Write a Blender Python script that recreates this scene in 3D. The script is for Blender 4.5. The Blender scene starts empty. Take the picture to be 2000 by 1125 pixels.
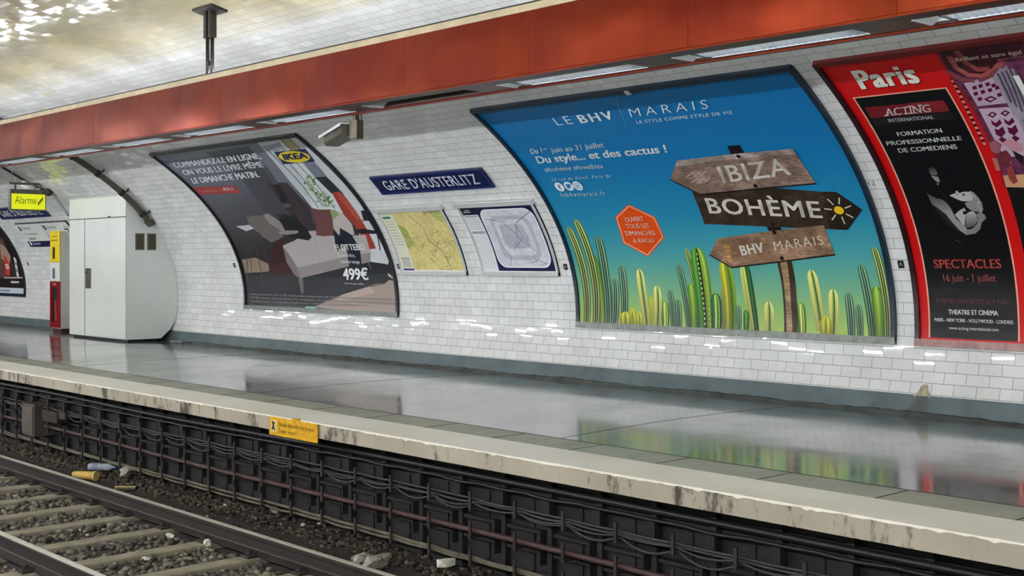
import bpy, bmesh, math, random
import numpy as np
from mathutils import Vector, Matrix
random.seed(7); np.random.seed(7)
C = bpy.context.scene
COL = C.collection
PI = math.pi
# ------------------------------------------------------------------ camera
F = 2434.0; CX = 1000.0; HY = 510.0; EYE = 1.32
_a = math.atan2(2236, F)
DX, DY = -math.cos(_a), math.sin(_a)
RX, RY = DY, -DX
cam = bpy.data.cameras.new('camera'); co = bpy.data.objects.new('camera', cam); COL.objects.link(co)
cam.sensor_width = 36; cam.lens = F / 2000 * 36; cam.shift_y = -(562.5 - HY) / 2000
cam.clip_start = 0.05; cam.clip_end = 200
co.location = (0, 0, EYE)
co.rotation_euler = Vector((DX, DY, 0)).to_track_quat('-Z', 'Y').to_euler()
C.camera = co
# ------------------------------------------------------------------ world, exposure
w = bpy.data.worlds.new('world'); C.world = w; w.use_nodes = True
w.node_tree.nodes['Background'].inputs[0].default_value = (0.9, 0.95, 1, 1)
w.node_tree.nodes['Background'].inputs[1].default_value = 0.02
C.view_settings.view_transform = 'Standard'; C.view_settings.look = 'None'
C.view_settings.gamma = 1; C.view_settings.use_curve_mapping = False
C.view_settings.exposure = 0.1
TUBE_DOWN = 17.0      # light of the tubes in the louvred fittings
TUBE_NEAR = 400.0      # light of the tubes under the beam on the camera's side
TUBE_UP = 52.0        # light of the tubes on top of the beams
# ------------------------------------------------------------------ the station's section
YC, EA, EB, ZC = 3.11, 6.78, 3.363, 0.724
YM = 2.883                                # middle between the two beams and platforms
TH0 = math.asin(-ZC / EB)
_th = np.linspace(TH0, PI - TH0, 4001)
_y = YC + EA * np.cos(_th); _z = ZC + EB * np.sin(_th)
_s = np.concatenate([[0], np.cumsum(np.hypot(np.diff(_y), np.diff(_z)))])
def th_s(s): return float(np.interp(s, _s, _th))
def s_th(t): return float(np.interp(t, _th, _s))
def W3(x, s, n=0.0):
    t = th_s(s)
    ny, nz = -math.cos(t) / EA, -math.sin(t) / EB
    l = math.hypot(ny, nz)
    return Vector((x, YC + EA * math.cos(t) + n * ny / l, ZC + EB * math.sin(t) + n * nz / l))
def s_z(z): return s_th(math.asin((z - ZC) / EB))
def wall_y(z): return YC + EA * math.cos(math.asin((z - ZC) / EB))
def ray(px, py):
    u = (px - CX) / F; v = (HY - py) / F
    return DX + u * RX, DY + u * RY, v
def Wp(px, py):                      # a spot on the photo -> (x, s) on the tiled wall
    x, y, z = ray(px, py)
    a = (y / EA) ** 2 + (z / EB) ** 2
    b = 2 * (-YC * y / EA ** 2 + (EYE - ZC) * z / EB ** 2)
    c = (YC / EA) ** 2 + ((EYE - ZC) / EB) ** 2 - 1
    t = (-b + math.sqrt(b * b - 4 * a * c)) / (2 * a)
    th = math.atan2((EYE + t * z - ZC) / EB, (t * y - YC) / EA)
    return (x * t, s_th(th))
def onY(px, py, Y):
    x, y, z = ray(px, py); t = Y / y; return Vector((x * t, Y, EYE + z * t))
def onX(px, py, X):
    x, y, z = ray(px, py); t = X / x; return Vector((X, y * t, EYE + z * t))
def onZ(px, py, Z):
    x, y, z = ray(px, py); t = (Z - EYE) / z; return Vector((x * t, y * t, Z))
# ------------------------------------------------------------------ materials
def lin(h):
    if isinstance(h, str):
        h = h.lstrip('#'); c = [int(h[i:i + 2], 16) / 255 for i in (0, 2, 4)]
    else: c = h
    return tuple(v / 12.92 if v <= 0.04045 else ((v + 0.055) / 1.055) ** 2.4 for v in c)
class NT:
    def __init__(s, name):
        s.m = bpy.data.materials.new(name); s.m.use_nodes = True; s.t = s.m.node_tree
        s.b = s.t.nodes['Principled BSDF']
    def n(s, typ, **k):
        o = s.t.nodes.new(typ)
        for a, v in k.items(): setattr(o, a, v)
        return o
    def l(s, a, b): s.t.links.new(a, b)
    def math(s, op, a, b=None, c=None):
        o = s.n('ShaderNodeMath', operation=op)
        for i, v in enumerate((a, b, c)):
            if v is None: continue
            if isinstance(v, (int, float)): o.inputs[i].default_value = v
            else: s.l(v, o.inputs[i])
        return o.outputs[0]
    def mix(s, f, a, b, mode='MIX'):
        o = s.n('ShaderNodeMix', data_type='RGBA', blend_type=mode)
        for i, v in ((0, f), (6, a), (7, b)):
            if isinstance(v, (int, float)): o.inputs[i].default_value = v
            elif isinstance(v, tuple): o.inputs[i].default_value = (*v[:3], 1)
            else: s.l(v, o.inputs[i])
        return o.outputs[2]
    def noise(s, scale, detail=4, rough=.55, vec=None, stretch=None):
        o = s.n('ShaderNodeTexNoise'); o.inputs['Scale'].default_value = scale
        o.inputs['Detail'].default_value = detail; o.inputs['Roughness'].default_value = rough
        if vec is None:
            vec = s.n('ShaderNodeNewGeometry').outputs['Position']
        if stretch:
            mp = s.n('ShaderNodeMapping'); mp.inputs['Scale'].default_value = stretch
            s.l(vec, mp.inputs[0]); vec = mp.outputs[0]
        s.l(vec, o.inputs[0]); return o.outputs[0]
    def ramp(s, f, *stops):
        o = s.n('ShaderNodeValToRGB'); e = o.color_ramp.elements
        while len(e) < len(stops): e.new(0.5)
        for i, (p, c) in enumerate(stops):
            e[i].position = p; e[i].color = (c, c, c, 1) if isinstance(c, (int, float)) else (*c[:3], 1)
        s.l(f, o.inputs[0]); return o.outputs[0]
    def bump(s, h, st=.3, d=.01):
        o = s.n('ShaderNodeBump'); o.inputs['Strength'].default_value = st; o.inputs['Distance'].default_value = d
        s.l(h, o.inputs['Height']); return o.outputs[0]
    def set(s, **k):
        for a, v in k.items():
            i = s.b.inputs[a.replace('_', ' ')]
            if isinstance(v, (int, float)): i.default_value = v
            elif isinstance(v, tuple): i.default_value = (*v[:3], 1)
            else: s.l(v, i)
        return s.m
def simple(name, col, rough=.5, metal=0., var=.25, scale=6, bump=0., coat=0.):
    t = NT(name); c = lin(col)
    nz = t.noise(scale, 5)
    f = t.ramp(nz, (.3, 1 - var), (.7, 1 + var * .4))
    t.set(Base_Color=t.mix(1.0, c, f, 'MULTIPLY'), Roughness=rough, Metallic=metal, Coat_Weight=coat)
    if bump: t.set(Normal=t.bump(t.noise(scale * 6, 4), .5, bump))
    return t.m
def emit(name, col, st):
    t = NT(name); return t.set(Base_Color=lin(col), Emission_Color=lin(col), Emission_Strength=st)
def tile_mat(name, body, body2, joint, tilt=.022, dirt=.12, tw=.2, th=.098, rough=.09, uplit=None):
    t = NT(name)
    uv = t.n('ShaderNodeUVMap'); uv.uv_map = 'UVMap'
    sp = t.n('ShaderNodeSeparateXYZ'); t.l(uv.outputs[0], sp.inputs[0])
    v = t.math('DIVIDE', sp.outputs[1], th); row = t.math('FLOOR', v)
    par = t.math('MODULO', row, 2.0)
    u = t.math('ADD', t.math('DIVIDE', sp.outputs[0], tw), t.math('MULTIPLY', par, .5))
    col = t.math('FLOOR', u)
    fu = t.math('SUBTRACT', u, col); fv = t.math('SUBTRACT', v, row)
    du = t.math('MULTIPLY', t.math('MINIMUM', fu, t.math('SUBTRACT', 1., fu)), tw)
    dv = t.math('MULTIPLY', t.math('MINIMUM', fv, t.math('SUBTRACT', 1., fv)), th)
    d = t.math('MINIMUM', du, dv)
    mr = t.n('ShaderNodeMapRange'); mr.interpolation_type = 'SMOOTHSTEP'
    mr.inputs[1].default_value = .0014; mr.inputs[2].default_value = .0036; t.l(d, mr.inputs[0]); mask = mr.outputs[0]
    cb = t.n('ShaderNodeCombineXYZ'); t.l(col, cb.inputs[0]); t.l(row, cb.inputs[1])
    wn = t.n('ShaderNodeTexWhiteNoise', noise_dimensions='3D'); t.l(cb.outputs[0], wn.inputs[0])
    rnd = wn.outputs['Color']
    big = t.ramp(t.noise(.55, 5), (.38, 0.), (.66, 1.))
    base = t.mix(big, lin(body), lin(body2))
    if uplit:                                 # paler towards the beam: the uplight's brightness put into the tile colour
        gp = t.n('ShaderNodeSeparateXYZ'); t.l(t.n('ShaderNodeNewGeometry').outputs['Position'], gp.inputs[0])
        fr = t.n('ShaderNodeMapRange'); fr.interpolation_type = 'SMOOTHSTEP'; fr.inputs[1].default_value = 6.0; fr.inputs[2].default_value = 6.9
        t.l(t.math('ADD', gp.outputs[1], t.math('MULTIPLY', t.math('SUBTRACT', t.noise(1.2, 4), .5), .7)), fr.inputs[0]); base = t.mix(fr.outputs[0], base, lin(uplit))
    f = t.ramp(wn.outputs['Value'], (0., 1 - dirt), (1., 1.0))
    base = t.mix(1.0, base, f, 'MULTIPLY')
    grime = t.ramp(t.noise(2.2, 6, .7), (.35, .86), (.62, 1.))
    base = t.mix(1.0, base, grime, 'MULTIPLY')
    base = t.mix(mask, lin(joint), base)
    bn = t.bump(mask, .35, .003)
    vs = t.n('ShaderNodeVectorMath', operation='SUBTRACT'); t.l(rnd, vs.inputs[0]); vs.inputs[1].default_value = (.5, .5, .5)
    vm = t.n('ShaderNodeVectorMath', operation='SCALE'); t.l(vs.outputs[0], vm.inputs[0]); vm.inputs['Scale'].default_value = tilt
    wv = t.n('ShaderNodeVectorMath', operation='SUBTRACT')
    nn = t.n('ShaderNodeTexNoise'); nn.inputs['Scale'].default_value = 9.
    t.l(t.n('ShaderNodeNewGeometry').outputs['Position'], nn.inputs[0]); t.l(nn.outputs[1], wv.inputs[0]); wv.inputs[1].default_value = (.5, .5, .5)
    wm = t.n('ShaderNodeVectorMath', operation='SCALE'); t.l(wv.outputs[0], wm.inputs[0]); wm.inputs['Scale'].default_value = .03
    va = t.n('ShaderNodeVectorMath', operation='ADD'); t.l(bn, va.inputs[0]); t.l(vm.outputs[0], va.inputs[1])
    vb = t.n('ShaderNodeVectorMath', operation='ADD'); t.l(va.outputs[0], vb.inputs[0]); t.l(wm.outputs[0], vb.inputs[1])
    vn = t.n('ShaderNodeVectorMath', operation='NORMALIZE'); t.l(vb.outputs[0], vn.inputs[0])
    ro = t.math('ADD', t.math('MULTIPLY', t.math('SUBTRACT', 1., mask), .5), rough)
    return t.set(Base_Color=base, Roughness=ro, Normal=vn.outputs[0])
def print_mat(name, rough=.32, coat=0.0, kind=None):
    t = NT(name)
    a = t.n('ShaderNodeVertexColor'); a.layer_name = 'Col'; c = a.outputs[0]
    uv = t.n('ShaderNodeUVMap'); uv.uv_map = 'UVMap'; UV = uv.outputs[0]
    if kind == 'wood':
        g = t.noise(5, 8, .65, UV, (2.2, 16, 1)); g2 = t.noise(2.6, 6, .65, UV, (1, 2.2, 1)); g3 = t.noise(3.4, 5, .6, UV, (1.3, 1, 1))
        c = t.mix(1., c, t.ramp(g3, (.35, .55), (.62, 1.15)), 'MULTIPLY')
        pale = t.mix(1., c, (1.9, 1.95, 2.1), 'MULTIPLY')
        c = t.mix(t.ramp(g2, (.5, 0.), (.62, .8)), c, pale)
        c = t.mix(1., c, t.ramp(g, (.32, .4), (.52, .98), (.7, 1.45)), 'MULTIPLY')
    if kind == 'city':
        vo = t.n('ShaderNodeTexVoronoi', feature='DISTANCE_TO_EDGE'); vo.inputs['Scale'].default_value = 9; t.l(UV, vo.inputs[0])
        vo2 = t.n('ShaderNodeTexVoronoi', feature='DISTANCE_TO_EDGE'); vo2.inputs['Scale'].default_value = 30; t.l(UV, vo2.inputs[0])
        c = t.mix(t.ramp(t.noise(4, 4, .5, UV), (.45, 0.), (.65, .5)), c, lin('#b9b468'))
        c = t.mix(t.ramp(vo2.outputs[0], (.0, .55), (.06, 0.)), c, lin('#efe6b0'))
        c = t.mix(t.ramp(vo.outputs[0], (.0, .6), (.03, 0.)), c, lin('#80704e'))
        c = t.mix(t.ramp(t.noise(26, 3, .6, UV), (.62, 0.), (.7, .6)), c, lin('#6d5f45'))
    if kind == 'network':
        vo = t.n('ShaderNodeTexVoronoi', feature='DISTANCE_TO_EDGE'); vo.inputs['Scale'].default_value = 7; t.l(UV, vo.inputs[0])
        c = t.mix(t.ramp(t.noise(6, 5, .6, UV), (.4, 0.), (.7, .35)), c, lin('#8b8d9c'))
        c = t.mix(t.ramp(vo.outputs[0], (.0, .35), (.025, 0.)), c, lin('#6d7080'))
    if kind == 'stage':
        vo = t.n('ShaderNodeTexVoronoi'); vo.inputs['Scale'].default_value = 14; t.l(UV, vo.inputs[0])
        c = t.mix(1., c, t.ramp(vo.outputs[0], (.1, .55), (.6, 1.45)), 'MULTIPLY')
    t.set(Base_Color=c, Roughness=rough, Coat_Weight=coat, Specular_IOR_Level=.32, Normal=t.bump(t.noise(1.6, 2), .25, .02)); return t.m
M = {}
M['tile'] = tile_mat('white glazed tile', '#eceeed', '#e4e7e6', '#8b8d8c', dirt=.07, tilt=.095, rough=.05)
M['tile_c'] = tile_mat('aged ceiling tile with painted uplight', '#c3baa0', '#b3a883', '#7d7762', dirt=.07, tilt=.06, uplit='#e6e8e6')
M['print'] = print_mat('printed paper'); M['woodprint'] = print_mat('printed timber', kind='wood')
M['city'] = print_mat('printed street map', .2, kind='city'); M['network'] = print_mat('printed network map', .2, kind='network')
M['stage'] = print_mat('printed stage picture', kind='stage')
M['enamel'] = simple('navy enamel', '#10184a', .15, var=.1)
M['white_paint'] = simple('white paint', '#dfe3de', .22, var=.06, scale=1.5)
M['plinth'] = simple('grey green plinth paint', '#5b6a6e', .42, var=.3, scale=3, bump=.002)
M['black_frame'] = simple('black frame metal', '#15181d', .35, var=.3)
M['navy_frame'] = simple('dark blue frame metal', '#14283c', .3, var=.3)
M['grey_frame'] = simple('grey frame metal', '#6d726c', .35, .5, var=.4, scale=14)
M['alu'] = simple('aluminium', '#d7d9d8', .25, .2, var=.08)
M['steel'] = simple('brushed steel', '#6f6a5e', .3, .75, var=.2, scale=10)
M['dark_steel'] = simple('dark painted steel', '#3c3a38', .4, .5, var=.2)
M['black'] = simple('black plastic', '#101012', .35, var=.1)
M['cream'] = simple('cream painted steel', '#cfc1a0', .4, var=.2)
M['conduit'] = simple('brown grey conduit', '#5d554d', .35, .2, var=.25)
M['yellow'] = simple('yellow enamel', '#e8cf10', .3, var=.06)
M['sign_yellow'] = simple('worn yellow sign', '#dba70a', .4, var=.35, scale=20)
M['red'] = simple('red lacquer', '#8e1420', .2, var=.1)
M['blue_plastic'] = simple('blue plastic', '#2f3a78', .3, var=.1)
M['grey_panel'] = simple('light grey panel', '#b9b9ac', .35, var=.08)
M['louvre'] = simple('grey white louvre', '#b9bdc0', .35, var=.08)
M['white_lum'] = simple('white reflector', '#dde1e4', .22, var=.05)
M['beam_dark'] = simple('dark red underside', '#4a2019', .4, var=.3)
M['stone'] = simple('stone', '#5a5650', .85, var=.4, scale=8)
def beam_mat():
    t = NT('orange red lacquered steel')
    nz = t.ramp(t.noise(1.3, 4), (.35, 0.), (.65, 1.))
    c = t.mix(nz, lin('#7c2c0e'), lin('#68190a'))
    dr = t.ramp(t.noise(1.0, 5, .6, None, (9, 9, .8)), (.3, .88), (.6, 1.))
    return t.set(Base_Color=t.mix(1., c, dr, 'MULTIPLY'), Roughness=.32, Metallic=.85, Normal=t.bump(t.noise(1.6, 2, .5), .5, .04))
M['beam'] = beam_mat()
def asphalt():
    t = NT('worn wet asphalt')
    n1 = t.noise(1.1, 6, .6); n2 = t.noise(160, 2, .6); n3 = t.noise(14, 6, .65, None, (1, 2.4, 1))
    c = t.mix(t.ramp(n1, (.35, 0.), (.65, 1.)), lin('#4b5051'), lin('#5f6464'))
    c = t.mix(t.ramp(n2, (.45, 0.), (.75, .55)), c, lin('#8d8f88'))
    c = t.mix(t.ramp(n3, (.66, 0.), (.72, .85)), c, lin('#25272a'))
    ro = t.ramp(n1, (.35, .10), (.68, .24))
    hb = t.math('ADD', t.math('MULTIPLY', n2, .05), t.noise(3.5, 3, .5))
    return t.set(Base_Color=c, Roughness=ro, Specular_IOR_Level=.6, Coat_Weight=.7, Coat_Roughness=t.ramp(n1, (.35, .06), (.68, .16)), Normal=t.bump(hb, .08, .006))
M['asphalt'] = asphalt()
def nosing():
    t = NT('white painted kerb')
    n1 = t.noise(.9, 5); n2 = t.noise(9, 7, .7); n3 = t.noise(4.5, 8, .75, None, (1, 1, .35))
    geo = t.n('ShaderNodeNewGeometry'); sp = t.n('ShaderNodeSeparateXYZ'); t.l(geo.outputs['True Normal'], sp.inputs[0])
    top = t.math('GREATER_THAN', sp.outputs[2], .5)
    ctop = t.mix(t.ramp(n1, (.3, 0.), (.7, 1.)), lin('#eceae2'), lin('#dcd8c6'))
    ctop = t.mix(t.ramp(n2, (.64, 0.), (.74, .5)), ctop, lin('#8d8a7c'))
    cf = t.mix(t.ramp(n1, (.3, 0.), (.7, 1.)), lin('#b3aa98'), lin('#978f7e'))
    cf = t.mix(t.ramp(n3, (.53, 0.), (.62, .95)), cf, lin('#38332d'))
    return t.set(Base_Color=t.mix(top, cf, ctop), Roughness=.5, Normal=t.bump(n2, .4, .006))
M['nosing'] = nosing()
def ribbed():
    t = NT('ribbed paving strip')
    geo = t.n('ShaderNodeNewGeometry'); sp = t.n('ShaderNodeSeparateXYZ'); t.l(geo.outputs['Position'], sp.inputs[0])
    f = t.math('FRACT', t.math('DIVIDE', sp.outputs[0], .075))
    g = t.ramp(t.math('ABSOLUTE', t.math('SUBTRACT', f, .5)), (.38, 1.), (.46, 0.))
    n1 = t.noise(5, 6, .6)
    c = t.mix(t.ramp(n1, (.3, 0.), (.7, 1.)), lin('#939584'), lin('#a9ab9b'))
    c = t.mix(g, lin('#3d3e38'), c)
    return t.set(Base_Color=c, Roughness=.42, Normal=t.bump(g, .5, .004))
M['ribbed'] = ribbed()
def studded():
    t = NT('studded paving slab')
    vo = t.n('ShaderNodeTexVoronoi'); vo.inputs['Scale'].default_value = 38; vo.inputs['Randomness'].default_value = .25
    t.l(t.n('ShaderNodeNewGeometry').outputs['Position'], vo.inputs[0])
    g = t.ramp(vo.outputs[0], (.25, 1.), (.5, 0.)); n1 = t.noise(7, 6, .65)
    c = t.mix(t.ramp(n1, (.3, 0.), (.7, 1.)), lin('#8d9082'), lin('#a6a99a')); c = t.mix(t.math('MULTIPLY', g, .45), c, lin('#a3a698'))
    return t.set(Base_Color=c, Roughness=.45, Normal=t.bump(g, .6, .004))
M['studded'] = studded()
M['soot'] = simple('sooty concrete', '#191716', .8, var=.5, scale=4, bump=.01)
M['rust'] = simple('sooty iron bracket', '#322d29', .7, .2, var=.4, scale=12)
M['cable_grey'] = simple('grey cable', '#3a3838', .6, var=.4, scale=8)
M['cable_pink'] = simple('dusty pink cable', '#472e30', .6, var=.35, scale=8)
M['cable_pale'] = simple('pale dusty cable trough', '#5c5646', .65, var=.5, scale=8)
M['cable_black'] = simple('black cable', '#141315', .5, var=.3)
def rail_mat():
    t = NT('rail steel')
    geo = t.n('ShaderNodeNewGeometry'); sp = t.n('ShaderNodeSeparateXYZ'); t.l(geo.outputs['Position'], sp.inputs[0])
    dy = t.math('MINIMUM', t.math('ABSOLUTE', t.math('SUBTRACT', sp.outputs[1], 5.205)), t.math('ABSOLUTE', t.math('SUBTRACT', sp.outputs[1], 3.73)))
    top = t.math('MULTIPLY', t.math('GREATER_THAN', sp.outputs[2], -.853), t.math('LESS_THAN', dy, .0285))
    n = t.noise(9, 6, .6)
    c = t.mix(t.ramp(n, (.3, 0.), (.7, 1.)), lin('#141110'), lin('#2a231d'))
    return t.set(Base_Color=t.mix(top, c, lin('#dedbd0')), Metallic=t.math('MULTIPLY', top, .4), Roughness=t.math('SUBTRACT', .62, t.math('MULTIPLY', top, .27)))
M['rail'] = rail_mat()
M['sleeper'] = simple('weathered sleeper', '#87816f', .8, var=.35, scale=6, bump=.006)
def ballast_mat():
    t = NT('dirty ballast stone')
    oi = t.n('ShaderNodeVertexColor'); oi.layer_name = 'Col'
    c = t.mix(1., oi.outputs[0], t.ramp(t.noise(20, 4), (.3, .6), (.7, 1.1)), 'MULTIPLY')
    return t.set(Base_Color=c, Roughness=.75)
M['ballast'] = ballast_mat()
M['soil'] = simple('dark track soil', '#1e1813', .9, var=.5, scale=5, bump=.02)
M['concrete'] = simple('dark cement fillet', '#4d524f', .6, var=.5, scale=5, bump=.008)
def glass_mat():
    t = NT('clear plastic'); return t.set(Base_Color=lin('#b9c3cc'), Roughness=.15, Transmission_Weight=.35, IOR=1.3)
M['plastic'] = glass_mat()
M['tubeD'] = emit('white fluorescent tube', '#f3f8ff', TUBE_DOWN)
M['tubeN'] = emit('neutral fluorescent tube', '#fbfcff', TUBE_NEAR)
M['tubeU'] = emit('warm fluorescent tube', '#eef4ff', TUBE_UP)
# ------------------------------------------------------------------ mesh helpers
def link(name, me, mat=None, parent=None):
    o = bpy.data.objects.new(name, me); COL.objects.link(o)
    if mat is not None:
        for m in (mat if isinstance(mat, (list, tuple)) else [mat]): me.materials.append(m)
    if parent is not None: o.parent = parent
    return o
def obj(name, bm, mat, parent=None, smooth=False):
    me = bpy.data.meshes.new(name)
    bmesh.ops.recalc_face_normals(bm, faces=bm.faces)
    if parent is not None and parent.type == 'EMPTY':
        bm.transform(parent_mat(parent).inverted())
    elif parent is not None:
        bm.transform(parent_mat(parent).inverted())
    if smooth:
        for f in bm.faces: f.smooth = True
    bm.to_mesh(me); bm.free()
    return link(name, me, mat, parent)
def parent_mat(p):
    m = Matrix.LocRotScale(p.location, p.rotation_euler, p.scale)
    return parent_mat(p.parent) @ m if p.parent else m
def tag(o, label=None, cat=None, group=None, kind=None):
    if label: o['label'] = label
    if cat: o['category'] = cat
    if group: o['group'] = group
    if kind: o['kind'] = kind
    return o
def thing(name, loc, label, cat, group=None):
    o = bpy.data.objects.new(name, None); COL.objects.link(o); o.location = loc; o.empty_display_size = .1
    return tag(o, label, cat, group)
def struct(name, bm, mat, smooth=False): return tag(obj(name, bm, mat, None, smooth), kind='structure')
def copy_tree(o, loc=None, label=None, group=None, parent=None):
    c = o.copy(); COL.objects.link(c)
    if parent is not None: c.parent = parent
    if loc is not None: c.location = loc
    if label: c['label'] = label
    if group: c['group'] = group
    for ch in [k for k in bpy.data.objects if k.parent == o]: copy_tree(ch, parent=c)
    return c
def box(bm, x0, x1, y0, y1, z0, z1, bev=0.0):
    vs = [bm.verts.new((x, y, z)) for x in (x0, x1) for y in (y0, y1) for z in (z0, z1)]
    fs = []
    for q in ((0, 1, 3, 2), (4, 6, 7, 5), (0, 4, 5, 1), (2, 3, 7, 6), (0, 2, 6, 4), (1, 5, 7, 3)):
        fs.append(bm.faces.new([vs[i] for i in q]))
    if bev:
        es = list({e for f in fs for e in f.edges})
        bmesh.ops.bevel(bm, geom=es, offset=bev, segments=2, affect='EDGES', profile=.5)
def prism(bm, pts, ax, a0, a1):
    """pts: 2-D outline in the two axes other than ax, extruded from a0 to a1 along ax"""
    def mk(a, p):
        return {'x': (a, p[0], p[1]), 'y': (p[0], a, p[1]), 'z': (p[0], p[1], a)}[ax]
    A = [bm.verts.new(mk(a0, p)) for p in pts]; B = [bm.verts.new(mk(a1, p)) for p in pts]
    bm.faces.new(A); bm.faces.new(B[::-1]); n = len(pts)
    for i in range(n): bm.faces.new((A[i], A[(i + 1) % n], B[(i + 1) % n], B[i]))
def tube(bm, pts, r, seg=10, cap=True):
    pts = [Vector(p) for p in pts]; rs = r if isinstance(r, (list, tuple)) else [r] * len(pts)
    rings = []; up = Vector((0, 0, 1))
    for i, p in enumerate(pts):
        d = (pts[min(i + 1, len(pts) - 1)] - pts[max(i - 1, 0)]).normalized()
        if abs(d.dot(up)) > .95: up = Vector((1, 0, 0)) if abs(d.x) < .9 else Vector((0, 1, 0))
        a = d.cross(up).normalized(); b = a.cross(d).normalized(); up = b
        rings.append([bm.verts.new(p + rs[i] * (math.cos(2 * PI * k / seg) * a + math.sin(2 * PI * k / seg) * b)) for k in range(seg)])
    for A, B in zip(rings, rings[1:]):
        for k in range(seg): bm.faces.new((A[k], A[(k + 1) % seg], B[(k + 1) % seg], B[k]))
    if cap: bm.faces.new(rings[0][::-1]); bm.faces.new(rings[-1])
def wbox(bm, x0, x1, s0, s1, n0, n1, ds=.1):
    """a plate bent along the vault's curve"""
    k = max(1, int(math.ceil((s1 - s0) / ds))); ss = [s0 + (s1 - s0) * i / k for i in range(k + 1)]
    R = [[bm.verts.new(W3(x, s, n)) for (x, n) in ((x0, n0), (x1, n0), (x1, n1), (x0, n1))] for s in ss]
    for A, B in zip(R, R[1:]):
        for i in range(4): bm.faces.new((A[i], A[(i + 1) % 4], B[(i + 1) % 4], B[i]))
    bm.faces.new(R[0]); bm.faces.new(R[-1][::-1])
def new(): return bmesh.new()
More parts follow.
